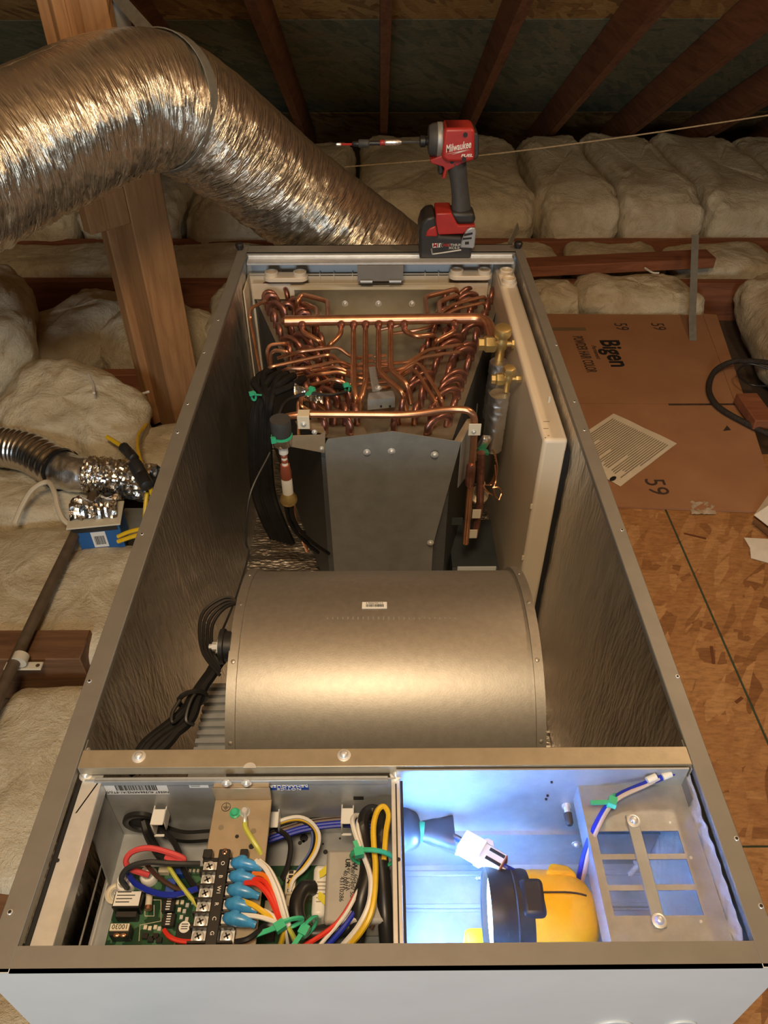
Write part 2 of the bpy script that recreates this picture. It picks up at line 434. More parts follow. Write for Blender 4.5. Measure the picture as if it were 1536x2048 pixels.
# ceiling joists crossing behind the cabinet
def board(name, p0, p1, wid, hgt, m, label, cat='joist', group=None):
    mb = MB(); mb.bar(p0, p1, wid, hgt); return tag(mb.build(name, m, bevel=.002, seg=1), label, cat, group)
board('ceiling_joist', (-3, 3.06, -.04), (4, 3.02, -.04), .038, .14, M['joist'], 'long orange joist edge between the two rows of far insulation', group='ceiling joists')
board('ceiling_joist', (-3, 2.70, -.045), (4, 2.60, -.045), .038, .15, M['joist'], 'long reddish joist running behind the cardboard and the far rim', group='ceiling joists')
pa, pb = at(1052, 535, z=.085), at(1420, 517, z=.085)
board('lumber_offcut', pa, pb, .085, .038, M['joist'], 'flat reddish board lying on the joist, its cut end near the hanging strap', 'board')
board('ceiling_joist', (-3, 2.02, -.045), (-.40, 2.02, -.045), .038, .14, M['joist'], 'dark joist at the foot of the wooden post', group='ceiling joists')
p = at(100, 1312, z=.02)
board('joist_offcut', (-1.1, p.y+.03, -.045), (at(155, 1330, z=.02).x, p.y+.03, -.045), .075, .13, M['block'], 'short brown timber under the conduit clamp, left of the cabinet', 'board')
p = at(40, 1750, z=-.04)
board('joist_offcut', (-1.0, .50, -.07), (-.52, .50, -.07), .05, .06, M['block'], 'small end of brown timber showing at the lower left of the cabinet', 'board')

# post under the duct bend
ty = 1.86
post = thing('wooden_post', (-.6, ty, -.1), 'orange-brown wooden post rising behind the silver duct', 'post')
mb = MB()
c0 = Vector((-.603, 1.85, 0)); a = radians(43)
e1 = Vector((cos(a), sin(a), 0)); e2 = Vector((-sin(a), cos(a), 0))
mb.prism([c0, c0+e1*.10, c0+e1*.10+e2*.105, c0+e2*.105], (0, 0, .88)); mb.v = [p-Vector((0,0,.1)) for p in mb.v]
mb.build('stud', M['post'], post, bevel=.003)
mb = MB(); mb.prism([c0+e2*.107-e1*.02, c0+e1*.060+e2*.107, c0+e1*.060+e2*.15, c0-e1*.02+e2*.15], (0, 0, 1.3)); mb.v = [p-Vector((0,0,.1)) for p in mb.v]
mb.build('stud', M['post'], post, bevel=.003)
mb = MB(); cc = at(262, 398, y=1.86)
mb.obox((cc.x-.045, 1.845, cc.z+.03), (.06, .04, .17), (0, 0, a)); mb.obox((cc.x-.10, 1.86, cc.z+.02), (.05, .04, .19), (0, 0, a))
mb.build('nailing_block', M['post'], post, bevel=.002)
for px, off, lab in ((118, 0, 'left one of two upright studs above the duct bend'), (200, 1, 'right one of two upright studs above the duct bend')):
    q = at(px, 40, y=1.95); mb = MB(); mb.box((q.x-.032, 1.93, .7), (q.x+.028, 1.97, 1.35))
    tag(mb.build('upright_stud', M['post'], bevel=.002), lab, 'stud', 'studs above the duct')
q = at(238, 60, y=1.99); mb = MB(); mb.box((q.x-.03, 1.985, .8), (q.x+.03, 1.99, 1.4))
tag(mb.build('metal_tie_plate', M['galv_dull']), 'flat grey metal tie plate beside the upright studs', 'plate')

# ------------------------------------------------------------------ insulation batts
def spow(v, e): return math.copysign(abs(v)**e, v)
def fluff(c, h, rz, label, tilt=(0, 0), seed=0, e=.42, amp=.022, nu=84, nv=36, name='insulation_batt', cat='insulation', m='batt', freq=5.5):
    c = Vector(c); R = Euler((tilt[0], tilt[1], rz)).to_matrix(); mb = MB(); so = Vector((seed*3.7, seed*1.3, seed*.9))
    vs = []
    for j in range(nv+1):
        b = -pi/2 + pi*j/nv
        for i in range(nu):
            a_ = 2*pi*i/nu
            p = Vector((spow(cos(b), e*1.25)*spow(cos(a_), e)*h[0], spow(cos(b), e*1.25)*spow(sin(a_), e)*h[1], spow(sin(b), .75)*h[2]))
            wp = p*freq + so
            d = noise.noise(wp)*.9 + (.35-abs(noise.noise(wp*2.0)))*.8 + noise.noise(wp*5.1)*.26 + noise.noise(wp*11)*.14
            nrm = Vector((p.x/h[0]**1.2, p.y/h[1]**1.2, p.z/h[2]**1.2)).normalized()
            vs.append(c + R @ (p + nrm*d*amp))
    fs = [(j*nu+i, j*nu+(i+1)%nu, (j+1)*nu+(i+1)%nu, (j+1)*nu+i) for j in range(nv) for i in range(nu)]
    mb.add(vs, fs); return tag(mb.build(name, M[m], smooth_angle=80), label, cat, 'insulation batts')
def batt_px(corners, ztop, thick, label, rz=0, seed=0, grow=1.06, **kw):
    """batt whose top outline was measured in the photograph at height ztop"""
    ps = [at(a, b, z=ztop) for a, b in corners]; c = sum(ps, Vector())/len(ps)
    ca, sa = cos(rz), sin(rz)
    us = [(p.x-c.x)*ca+(p.y-c.y)*sa for p in ps]; vs = [-(p.x-c.x)*sa+(p.y-c.y)*ca for p in ps]
    hx, hy = (max(us)-min(us))/2*grow, (max(vs)-min(vs))/2*grow
    ux, vy = (max(us)+min(us))/2, (max(vs)+min(vs))/2
    c = Vector((c.x+ux*ca-vy*sa, c.y+ux*sa+vy*ca, ztop-thick/2))
    return fluff(c, (hx, hy, thick/2), rz, label, seed=seed, **kw)
# far row, under the rafters
FR = [((735, 470), 'puffy batt directly behind the impact driver, wide and lit along its front'),
      ((1075, 480), 'batt in the far row just right of the impact driver'),
      ((1262, 480), 'batt in the far row, second to the right of the impact driver'),
      ((1462, 480), 'batt in the far row, third to the right of the impact driver'), ((1660, 480), 'last batt of the far row at the frame edge')]
fx = [-.10, .66, .98, 1.33, 1.72, 2.2, 2.7]
fl = [f[1] for f in FR] + ['far corner batt low under the last rafter']
for i in range(6):
    x0, x1 = fx[i], fx[i+1]
    fluff(((x0+x1)/2, 3.58, .045), ((x1-x0)/2*.975, .52, .13), 0, fl[i], seed=i+1, e=.22, amp=.03, tilt=(-.0, 0))
fx = [-2.3, -1.75, -1.25, -.80, -.36, -.12]
fl = ['dim batt in the far left corner of the attic', 'dim batt below the left end of the big duct', 'shadowed batt left of the post, in the far row',
      'square-ended batt seen between the post and the sloping duct', 'batt under the sloping run of the silver duct']
for i in range(5):
    x0, x1 = fx[i], fx[i+1]
    fluff(((x0+x1)/2, 3.55, .04), ((x1-x0)/2*.96, .50, .13), 0, fl[i], seed=i+11, e=.30, amp=.03)
# narrow row between the two joists
for i, (x0, x1, lab) in enumerate(((.40, .70, 'narrow strip of batt by the rim corner plug'), (.73, 1.09, 'narrow strip of batt between the orange joists'),
                                   (1.12, 1.52, 'narrow strip of batt behind the hanging strap'), (1.55, 2.1, 'narrow strip of batt at the right end of the joists'),
                                   (-1.6, -.95, 'narrow dark strip of batt left of the post'), (-.93, -.3, 'narrow dark strip of batt behind the cabinet corner'))):
    fluff(((x0+x1)/2, 2.86, .0), ((x1-x0)/2, .125, .055), 0, lab, seed=i+21, e=.35, amp=.018)
# in front of the joist
batt_px([(1060,555),(1150,555),(1170,592),(1085,592)], .04, .12, 'batt tucked between the cabinet corner and the cardboard', seed=31)
batt_px([(1165,548),(1375,540),(1385,590),(1180,592)], .06, .15, 'plump batt above the top edge of the cardboard', seed=32, amp=.03)
fluff((1.52, 2.22, .01), (.30, .36, .12), -.12, 'large batt at the right edge beyond the cardboard corner', seed=33, amp=.03)
# left of the cabinet
fluff((-1.28, 2.0, .13), (.26, .24, .17), .3, 'high heap of insulation at the left edge under the duct', seed=41, amp=.045)
fluff((-1.18, 1.62, .05), (.13, .10, .07), .2, 'dirty grey clump of insulation at the left edge', seed=42, amp=.04, m='batt')
fluff((-.98, 2.25, .03), (.14, .22, .09), -.6, 'rolled batt lying left of the post', seed=43, amp=.03)
fluff((-.72, 2.22, .0), (.17, .16, .11), -.4, 'shadowed batt right behind the post foot', seed=44, amp=.03)
fluff((-.42, 2.30, .03), (.14, .20, .09), .1, 'batt between the post and the cabinet far corner', seed=45, amp=.03)
q = at(135, 815, z=.10); fluff((q.x, q.y, .06), (.20, .145, .10), -.28, 'big pale torn batt leaning above the small flexible duct', tilt=(.25, .15), seed=46, amp=.03, e=.6)
q = at(320, 880, z=.03); fluff((q.x, q.y, -.02), (.13, .10, .06), .1, 'small pale batt at the foot of the post beside the cabinet', seed=47, amp=.02)
q = at(70, 980, z=.0); fluff((q.x, q.y, -.05), (.20, .11, .07), .1, 'grey shaded batt under the small flexible duct', seed=48, amp=.02)
batt_px([(-60,1040),(110,1050),(75,1300),(-120,1290)], .01, .13, 'batt left of the brown conduit, near the blue carton', seed=49, amp=.016)
batt_px([(130,1085),(300,1080),(215,1290),(60,1295)], .01, .13, 'batt between the brown conduit and the cabinet, behind the timber', seed=50, amp=.016)
batt_px([(10,1365),(200,1360),(110,1760),(-160,1760)], .005, .13, 'long batt in front of the timber, along the cabinet side', seed=51, amp=.016, e=.35)
fluff((-.66, .08, -.07), (.28, .36, .07), 0, 'batt nearest the viewer at the lower left corner', seed=52, amp=.02)

# ------------------------------------------------------------------ air handler cabinet
Z, W2, Y0, Y1 = .56, .311, .2086, 1.6475
cab = thing('air_handler_cabinet', (0, .92, 0), 'long grey open air handler cabinet lying on its back on the attic floor', 'cabinet')
T = .0012
for s in (-1, 1):
    mb = MB(); mb.box((s*(W2-.0002), Y0+.001, 0), (s*(W2-.003), Y1-.001, Z-.0016)); mb.build('side_panel', M['white_paint'], cab)
    mb = MB(); xi = -.2895 if s < 0 else .2925
    mb.box((s*W2, Y0, Z-.0015), (xi, Y1, Z)); mb.box((xi, Y0+.02, Z-.009), (xi+.0012*s, Y1-.04, Z-.0015)); mb.build('rim_flange', M['rim'], cab, bevel=.0006, seg=1)
mb = MB(); mb.box((-W2, Y0, 0), (W2, Y0+.003, Z)); near = mb.build('end_panel', M['white_paint'], cab)
for px, rr in ((1232, .0175), (1368, .0135)):
    q = at(px, 2041, y=Y0); mb = MB()
    mb.tube([q+Vector((rr*cos(t), -.0006, -rr+rr*sin(t))) for t in [2*pi*k/36 for k in range(37)]], .0014, 6, 0)
    mb.tube([q+Vector((rr*.8*cos(t), -.0004, -rr+rr*.8*sin(t))) for t in [2*pi*k/36 for k in range(37)]], .0009, 6, 0)
    mb.build('knockout', M['white_paint'], near)
mb = MB(); mb.box((-W2, Y1-.003, 0), (W2, Y1, Z)); mb.build('end_panel', M['white_paint'], cab)
mb = MB(); mb.box((-.2895, Y0, Z-.0015), (.2925, Y0+.0192, Z)); mb.box((-.2895, Y0+.018, Z-.014), (.2925, Y0+.0192, Z-.0015)); mb.build('rim_flange', M['rim'], cab)
mb = MB(); mb.box((-.2895, 1.606, Z-.0015), (.2925, Y1, Z)); mb.box((-.2895, 1.606, Z-.014), (.2925, 1.6075, Z)); mb.build('rim_flange', M['rim'], cab)
mb = MB(); mb.box((-.286, 1.570, Z-.009), (.286, 1.606, Z-.0075)); mb.box((-.286, 1.599, Z-.0075), (.286, 1.605, Z-.003)); mb.box((-.286, 1.570, Z-.013), (.286, 1.5712, Z-.0075)); mb.build('rim_strip', M['bright'], cab, bevel=.0008, seg=1)
mb = MB(); mb.box((-W2+.004, Y0+.004, 0), (W2-.004, Y1-.004, .012)); mb.build('back_panel', M['galv_dull'], cab)
for px, py in ((480, 493), (1036, 490)):
    q = at(px, py+6, z=Z); mb = MB(); mb.lathe([(-.004, .006), (.004, .006), (.004, .0085), (.011, .0095), (.014, .007)], q, (0, 0, 1), 14); mb.build('corner_plug', M['black'], cab)
# foil liners, crinkled
def liner(fn, nu, nv, name='foil_liner', m='foil'):
    mb = MB(); mb.grid(fn, nu, nv); return mb.build(name, M[m], cab, smooth_angle=0 or 80)
def wall_fn(x, s, y0, y1, z0, z1, amp):
    def f(u, v):
        y = y0+(y1-y0)*u; z = z0+(z1-z0)*v
        p = Vector((y*34+z*9, z*11, s*3))
        d = noise.noise(p)*.5 + noise.noise(p*2.1+Vector((5,2,0)))*.35 + noise.noise(Vector((y*8+z*6, z*5, 9)))*.8
        d += .30*(.4-abs(noise.noise(Vector((y*22+z*20, z*9-y*3, 4)))))*2
        return (x - s*amp*(d+.6), y, z)
    return f
liner(wall_fn(-.300, -1, .24, 1.63, .012, .5515, .0030), 260, 90)
liner(wall_fn(.301, 1, .395, 1.63, .012, .5515, .0030), 260, 90)
def floor_fn(u, v):
    x = -.298+.596*u; y = .40+1.235*v; p = Vector((x*10, y*40, 2))
    return (x, y, .016+.004*(noise.noise(p)+.6*noise.noise(p*2.2)))
liner(floor_fn, 60, 150)
# near right foil wall of the side compartment (diamond crinkle)
def comp_fn(u, v):
    y = .232+.145*u; z = .30+.2515*v; a = noise.noise(Vector((y*60+z*50, (y-z)*12, 1))); b = noise.noise(Vector((y*60-z*50, (y+z)*12, 7)))
    return (.2905-.0022*(abs(a)+abs(b)), y, z)
liner(comp_fn, 70, 80, m='foil_quilt')
# cross channel at the rim
mb = MB(); yb0, yb1 = .3815, .4007
mb.box((-.2885, yb0, Z-.0012), (.292, yb1, Z+.0003)); mb.box((-.2885, yb1-.0012, Z-.02), (.292, yb1, Z)); mb.box((-.2885, yb0, Z-.012), (.292, yb0+.0012, Z))
bar = mb.build('cross_channel', P('cross_channel_paint', (.42,.36,.26), .42, .5, .08, 60, .08, 250), cab, bevel=.0012)
def screw(parent, p, d, r, name='screw', m='bright', washer=True):
    """pan-head screw with washer and cross recess, head pointing along d"""
    d = Vector(d).normalized(); mb = MB(); p = Vector(p)
    if washer: mb.lathe([(0, r*1.55), (r*.22, r*1.55), (r*.3, r*1.3)], p, d, 18)
    mb.lathe([(0, r), (r*.55, r*.95), (r*.85, r*.7), (r*.95, r*.3)], p+d*r*.2, d, 14)
    o = mb.build(name, M[m], parent)
    if o.parent and o.parent.parent and o.parent.parent.parent: return o
    a = d.orthogonal().normalized(); b = d.cross(a); mb = MB(); c = p+d*r*1.16
    Rm = Matrix((a, b, d)).transposed()
    mb.obox(c, (r*1.1, r*.28, r*.12), Rm); mb.obox(c, (r*.28, r*1.1, r*.12), Rm)
    if parent.parent is None: mb.build('cross_recess', M['ink'], o)
    return o
for px, py in ((278, 1514), (688, 1511)):
    screw(bar, at(px, py, z=Z), (0, 0, 1), .0042)
for px, s in ((163, 1), (1377, -1)):
    q = at(px, 1506, z=Z-.006); mb = MB(); x = -.2885 if s > 0 else .2915
    mb.box((x, q.y-.020, Z-.028), (x+s*.0015, q.y+.012, Z-.001)); tb = mb.build('channel_tab', M['rim'], cab, bevel=.003)
    screw(tb, (x+s*.0015, q.y+.001, Z-.009), (s, 0, 0), .0038)
q = at(500, 1531, z=Z+.0006); mb = MB(); mb.prism([q+Vector((.006*cos(t), -.0025+.0055*sin(t), 0)) for t in [pi*k/12 for k in range(13)]], (0, 0, .0004)); mb.build('notch_tab', M['bright'], bar)
# rivet holes along the flanges
for px, py in ((375,808),(355,865),(408,705),(436,640),(284,1068),(179,1362),(20,1824),(1113,690),(1149,803),(1169,860),(1244,1060),(1355,1353),(1473,1677),(1522,1812)):
    q = at(px, py, z=Z+.0002); mb = MB(); mb.lathe([(0, .0024), (.0006, .0019)], q, (0, 0, 1), 12); h = mb.build('rivet_hole', M['bright'], cab)
    mb = MB(); mb.cyl(q+Vector((0,0,.0006)), q+Vector((0,0,.0009)), .0014, n=10); mb.build('bore', M['ink'], h)
# partition behind the boxes and the side compartment floor
PY0 = .378; ZF = .366
mb = MB(); mb.box((.012, PY0, .4385), (.2885, PY0+.0015, Z-.002)); part = mb.build('partition_plate', M['galv'], cab)
mb = MB(); mb.box((.012, PY0-.003, ZF), (.2885, PY0-.0015, .4375)); mb.box((.012, PY0-.0045, .4365), (.2885, PY0, .4385)); mb.build('partition_plate', M['galv'], cab)
mb = MB(); mb.box((-.286, PY0+.004, .02), (.2885, PY0+.006, .535)); mb.build('blower_deck', M['galv_dull'], cab)
mb = MB(); mb.box((.012, .2095, ZF-.002), (.290, PY0, ZF))
for yy, ww in ((.3655, .003), (.3315, .0022), (.327, .0015)): mb.box((.014, yy-ww, ZF), (.288, yy+ww, ZF+.0022))
mb.build('compartment_floor', M['galv'], cab, bevel=.0008, seg=1)
for px, py in ((1103, 1563), (1095, 1590), (1092, 1597)):
    q = at(px, py, y=PY0); mb = MB(); mb.cyl(q, q+Vector((0,-.0015,0)), .0012, n=10); mb.build('rivet_hole', M['ink'], part)
q = at(1132, 1610, y=PY0); mb = MB(); mb.lathe([(0,.0045),(.003,.0045),(.003,.003),(.010,.003)], q, (0,-1,0), 12); st = mb.build('stud_bolt', M['bright'], part)
mb = MB(); mb.lathe([(.009,.0042),(.019,.0038),(.021,.0025)], q, (0,-1,0), 12); mb.build('rubber_cap', M['grey_rubber'], st)
for px, py in ((1153, 1687), (914, 1703)):
    q = at(px, py, y=PY0-.003); screw(part, q, (0,-1,0), .0034)
# slotted plate and its bar
PZt = .529; x0, x1 = .188, .289; wy = [(.259,.2795),(.2845,.3065),(.3115,.3325)]; wx = (.1955, .2715)
mb = MB(); zz = PZt-.0012
mb.box((x0, .2095, zz), (wx[0], .386, PZt)); mb.box((wx[1], .2095, zz), (x1, .386, PZt)); ys = [.2095]+[q for a in wy for q in a]+[.386]
for i in range(0, 8, 2): mb.box((wx[0], ys[i], zz), (wx[1], ys[i+1], PZt))
mb.box((x0, .2095, PZt-.028), (x0+.0012, .386, zz))
slot = mb.build('slotted_plate', P('slotted_plate_steel', (.42,.44,.47), .36, .6, .12, 60, .10, 200), cab)
mb = MB(); mb.box((.2262, .2485, PZt), (.2372, .3475, PZt+.0016)); b2 = mb.build('plate_bar', M['galv'], slot, bevel=.0006, seg=1)
for px, py in ((1267, 1642), (1318, 1842)): screw(slot, at(px, py, z=PZt+.0016), (0, 0, 1), .0040, 'bolt')
for px, py in ((1340,1645),(1402,1843),(1382,1715)): 
    q = at(px, py, z=PZt); mb = MB(); mb.lathe([(0,.0016),(.0005,.001)], q, (0,0,1), 10); mb.build('rivet', M['bright'], slot)
mb = MB(); mb.box((.2885, .3555, .50), (.290, .382, Z-.016)); mb.build('corner_gusset', M['rim'], cab)
# centre latch on the far strip
mb = MB(); qa, qb = at(715, 527, z=.54), at(806, 527, z=.54)
mb.box((qa.x, 1.566, .512), (qb.x, 1.5675, .546)); mb.box((qa.x, 1.5675, .5445), (qb.x, 1.585, .546)); lt = mb.build('latch_plate', M['rim'], cab)
for px in (732, 787): screw(lt, (at(px, 517, z=.546).x, 1.577, .546), (0, 0, 1), .0032)
for px in (733, 790):
    x = at(px, 545, z=.52).x; mb = MB(); mb.cyl((x-.013, 1.560, .514), (x+.013, 1.560, .514), .0035, n=8); mb.build('hinge_barrel', M['galv'], lt)

# ------------------------------------------------------------------ blower
BC = Vector((.003, .61, .348)); BR = .17; BH = .178
blo = thing('blower_housing', (BC.x, BC.y, .02), 'large round steel blower housing across the middle of the cabinet', 'blower')
def arc(r, a0, a1, n): return [(BC.y + r*sin(a), BC.z + r*cos(a)) for a in [a0+(a1-a0)*k/n for k in range(n+1)]]
A0, A1 = radians(-150), radians(120)
mb = MB()
def wrap_fn(u, v):
    a = A0+(A1-A0)*v; return (BC.x-BH+2*BH*u, BC.y+BR*sin(a), BC.z+BR*cos(a))
mb.grid(wrap_fn, 1, 72); wrap = mb.build('housing_wrap', M['blower'], blo, smooth_angle=60)
mb = MB(); mb.box((BC.x-BH, BC.y-.13, .02), (BC.x+BH, BC.y+.20, BC.z-.08)); mb.build('housing_base', M['galv_dull'], blo)
for s in (-1, 1):
    xs = BC.x+s*BH
    mb = MB(); pr = arc(BR+.0015, A0, A1, 60)
    mb.prism([(xs, y, z) for y, z in pr], (s*.0015, 0, 0)); sp = mb.build('side_plate', M['blower'], blo, smooth_angle=30)
    mb = MB(); o = arc(BR+.0045, A0, A1, 60); i_ = arc(BR-.001, A0, A1, 60)
    vs = []; fs = []
    for (a, b), (c, d) in zip(o, i_): vs += [(xs-s*.008, a, b), (xs+s*.003, a, b), (xs+s*.003, c, d), (xs-s*.008, c, d)]
    for k in range(60):
        for q in range(4): fs.append((4*k+q, 4*k+(q+1)%4, 4*k+4+(q+1)%4, 4*k+4+q))
    mb.add(vs, fs); mb.build('crimped_lip', M['blower'], sp, smooth_angle=30)
    for an in (-75, -52, -22, 4, 27):
        t = radians(an); n_ = Vector((0, sin(t), cos(t))); q = Vector((xs-s*.003, BC.y, BC.z))+n_*(BR+.0035)
        mb = MB(); mb.lathe([(0,.0032),(.0016,.0024),(.002,.001)], q, n_, 10); mb.build('rivet', M['blower'], sp)
# label with bar code, and the row of pressed marks
def cyl_frame(px, py):
    """point and frame on the blower drum hit by the view ray"""
    d = (at(px, py, z=0)-CAM).normalized(); oy, oz = CAM.y-BC.y, CAM.z-BC.z
    A = d.y**2+d.z**2; B = oy*d.y+oz*d.z; C_ = oy*oy+oz*oz-BR*BR
    t = (-B-sqrt(B*B-A*C_))/A; p = CAM+d*t; n_ = Vector((0, p.y-BC.y, p.z-BC.z)).normalized()
    return p, n_
def barcode(c, X, Y, w_, h_, parent, n=30, seed=1, m='ink', N=None):
    rnd = random.Random(seed); mb = MB(); X = Vector(X).normalized(); Y = Vector(Y).normalized(); N = X.cross(Y); x = -w_/2
    R = Matrix((X, Y, N)).transposed()
    while x < w_/2:
        b = rnd.choice((1,1,2,3))*w_/n/2.6; mb.obox(Vector(c)+X*(x+b/2), (b, h_, .0002), R); x += b+rnd.choice((1,1,2))*w_/n/2.6
    return mb.build('bar_code', M[m], parent, smooth_angle=0)
p, n_ = cyl_frame(749, 1211); tt = Vector((0, n_.z, -n_.y))
mb = MB(); R = Matrix((Vector((1,0,0)), tt, n_)).transposed(); mb.obox(p+n_*.0004, (.0305, .0115, .0008), R); lb = mb.build('barcode_label', M['sticker'], blo, bevel=.0012)
barcode(p+n_*.001-tt*.001, (1,0,0), tt, .021, .0045, lb, 34, 3)
text('41900E2700010 R', p+n_*.0009+tt*.0032, .0028, (1,0,0), tt, M['ink'], lb)
for k in range(26):
    px = 655+k*10.2; p, n_ = cyl_frame(px, 1236); tt = Vector((0, n_.z, -n_.y)); mb = MB()
    mb.obox(p+n_*.0001, (.0016, .0045*(1-abs(k-9)/24), .0003), Matrix((Vector((1,0,0)), tt, n_)).transposed()); mb.build('pressed_mark', M['galv_dull'], blo)
# motor end with rubber mount, and the finned control module
q = at(452, 1293, x=-.185); mb = MB(); mb.lathe([(0,.018),(.008,.018),(.009,.021),(.014,.021),(.015,.014)], (BC.x-BH-.002, q.y, q.z), (-1,0,0), 20); mt = mb.build('rubber_mount', M['black'], blo)
mb = MB(); mb.lathe([(.015,.012),(.017,.012),(.017,.0055),(.024,.0055),(.024,.003),(.028,.003)], (BC.x-BH-.002, q.y, q.z), (-1,0,0), 6); mb.build('mount_bolt', M['bright'], blo)
qa = at(410, 1345, x=-.205); mb = MB(); X0, X1 = -.226, BC.x-BH-.003
mb.box((X0, .43, .20), (X1, .60, .395)); mod = mb.build('motor_module', M['galv_dull'], blo, bevel=.002)
for k in range(14):
    y = .438+k*.0115; mb = MB(); mb.box((X0-.001, y, .25), (X1, y+.006, .402)); mb.build('cooling_fin', M['galv'], mod)

# black harness beside the blower
har = thing('motor_cable_bundle', at(400, 1400, z=.4), 'thick bundle of black motor cables tied beside the blower', 'cables')
for k in range(7):
    j = lambda a: (random.random()-.5)*a
    mb = MB(); mb.tube(PZ((452+j(12), 1300+j(10), .47), (420+j(20), 1345+j(10), .462), (395+j(22), 1395+j(8), .455), (365+j(36), 1440+j(8), .45), (315+j(60), 1492, .45), (270+j(60), 1545, .44)), .0048 if k % 2 else .0065, 8, 6)
    mb.build('cable', M['black_soft'], har)
for k in range(4):
    d = k*7; mb = MB(); mb.tube(PZ((440, 1330+d, .47), (425-d, 1300, .48), (425-d, 1250-d, .482), (450, 1216-d, .485), (478, 1212, .48), (470, 1260, .47), (452+d, 1300, .47)), .0022, 6, 6); mb.build('cable_loop', M['black'], har)
for pts in (((360,1400,.47),(345,1425,.468),(345,1445,.465),(365,1430,.46)), ((395,1380,.47),(380,1405,.468),(372,1440,.462),(388,1450,.455))):
    mb = MB(); mb.tube(PZ(*pts), .0022, 6, 6); mb.build('cable_loop', M['black'], har)
mb = MB(); c = at(385, 1398, z=.46); mb.tube([c+Vector((.017*cos(t)*.9, .005*cos(t), .014*sin(t))) for t in [2*pi*k/14 for k in range(15)]], .003, 6, 0); mb.build('cable_tie', M['black'], har)
mb = MB(); mb.tube([at(540, 905, y=1.02), at(500, 990, y=.96), at(492, 1080, y=.92), at(497, 1110, y=.90), at(470, 1200, y=.80), at(432, 1290, y=.70)], .0018, 6, 8)
tag(mb.build('sensor_wire', M['black']), 'thin black sensor wire running down the foil from the taped collar to the blower', 'wire')

# ------------------------------------------------------------------ evaporator coil
coil = thing('evaporator_coil', (.01, 1.3, .02), 'V-shaped copper tube evaporator coil filling the far half of the cabinet', 'coil')
ZT = .452
LF = [at(508,590,z=ZT), at(604,588,z=ZT), at(738,875,z=ZT), at(640,875,z=ZT)]    # far outer, far inner, near inner, near outer
RF = [at(1003,590,z=ZT), at(886,586,z=ZT), at(770,873,z=ZT), at(905,878,z=ZT)]
ub = None
def u_mesh():
    mb = MB(); R = .0135; pts = [(-R,0,0), (-R,0,.006), (-R,0,.012)]
    pts += [(-R*cos(t), 0, .012+R*sin(t)) for t in [pi*k/8 for k in range(1, 8)]] + [(R,0,.012),(R,0,.006),(R,0,0)]
    mb.tube(pts, .0056, 9, 0); me = D.meshes.new('u_bend'); me.from_pydata([tuple(v) for v in mb.v], [], mb.f); me.materials.append(M['copper_dark'])
    me.shade_smooth(); return me
ume = u_mesh()
for side, Q in ((0, LF), (1, RF)):
    fo, fi, ni, no = Q
    mb = MB(); poly = [fo, fi, ni, no]
    if side == 0: poly = poly[::-1]
    mb.prism([p-Vector((0,0,.0015)) for p in poly], (0,0,.0015)); mb.build('tube_sheet', M['olive'], coil)
    mb = MB(); mb.prism([Vector((p.x, p.y, .04)) for p in poly], (0,0,ZT-.045)); mb.build('fin_stack', M['fins'], coil)
    nu, nv = 20, 4
    used = set()
    def gp(i, j):
        u = (i+.6)/nu; v = (j+.55)/nv; a = fo.lerp(no, u); b = fi.lerp(ni, u); return a.lerp(b, v)
    rnd = random.Random(5+side)
    for i in range(nu):
        for j in range(nv):
            if (i, j) in used: continue
            opts = []
            if i+1 < nu and (i+1, j) not in used: opts += [(i+1, j)]*3
            if j+1 < nv and (i, j+1) not in used: opts += [(i, j+1)]*3
            if i+1 < nu and j+1 < nv and (i+1, j+1) not in used: opts += [(i+1, j+1)]*2
            if not opts: continue
            k = rnd.choice(opts); used.add((i, j)); used.add(k); a, b = gp(i, j), gp(*k)
            o = D.objects.new('u_bend', ume); o.parent = coil; o.location = (a+b)/2-coil.location
            dxy = b-a; L = dxy.length; o.rotation_euler = (rnd.uniform(-.12,.12), rnd.uniform(-.08,.08), atan2(dxy.y, dxy.x)); o.scale = (L/.027, 1, rnd.uniform(1.0,1.3)); COL.objects.link(o)
# flat sheet between the slabs and rear plate
mb = MB(); zz = .425
mb.prism([at(738,882,z=zz), at(790,882,z=zz), at(884,600,z=zz), at(600,600,z=zz)], (0,0,.0015)); mb.build('cover_sheet', M['olive'], coil)
mb = MB(); ya = 1.575
mb.box((LF[1].x-.01, ya, .30), (RF[1].x+.01, ya+.0015, .488)); rp = mb.build('rear_plate', M['olive'], coil)
for px in (690, 757, 824): screw(rp, at(px, 607, y=ya), (0,-1,0), .0045)
mb = MB(); mb.box((LF[1].x-.02, ya+.002, .474), (RF[1].x+.02, ya+.012, .494)); mb.build('foam_strip', M['cream'], coil)
# apex plate facing the viewer
yp = 1.046; TL, AP, TR = at(649, 884, y=yp), at(785, 863, y=yp-.012), at(922, 884, y=yp)
mb = MB(); bl, br = Vector((TL.x+.004, yp, .05)), Vector((at(866, 1090, y=yp).x, yp, .05)); bm_ = Vector((AP.x-.004, yp-.012, .05)); rm = at(866, 1090, y=yp)
tl2 = TL+Vector((.006,0,.006)); TLr = TL-Vector((0,0,.006))
for poly in ([TLr, bl, bm_, AP, tl2], [AP, bm_, br, rm, TR]): mb.prism(poly, (0, .0015, 0))
ap = mb.build('apex_plate', M['galv_dull'], coil)
for px, py in ((734, 904), (783, 902), (869, 909), (861, 1085)): screw(ap, at(px, py, y=yp-.011), (0,-1,0), .0042)
mb = MB(); a = at(905, 884, y=yp+.002); 
mb.prism([at(903,890,y=yp+.001), at(922,884,y=yp+.001), at(946,836,y=yp+.055), at(934,838,y=yp+.055)], (0,0,-.0015)); mb.build('plate_flange', M['tan_plate'], coil)
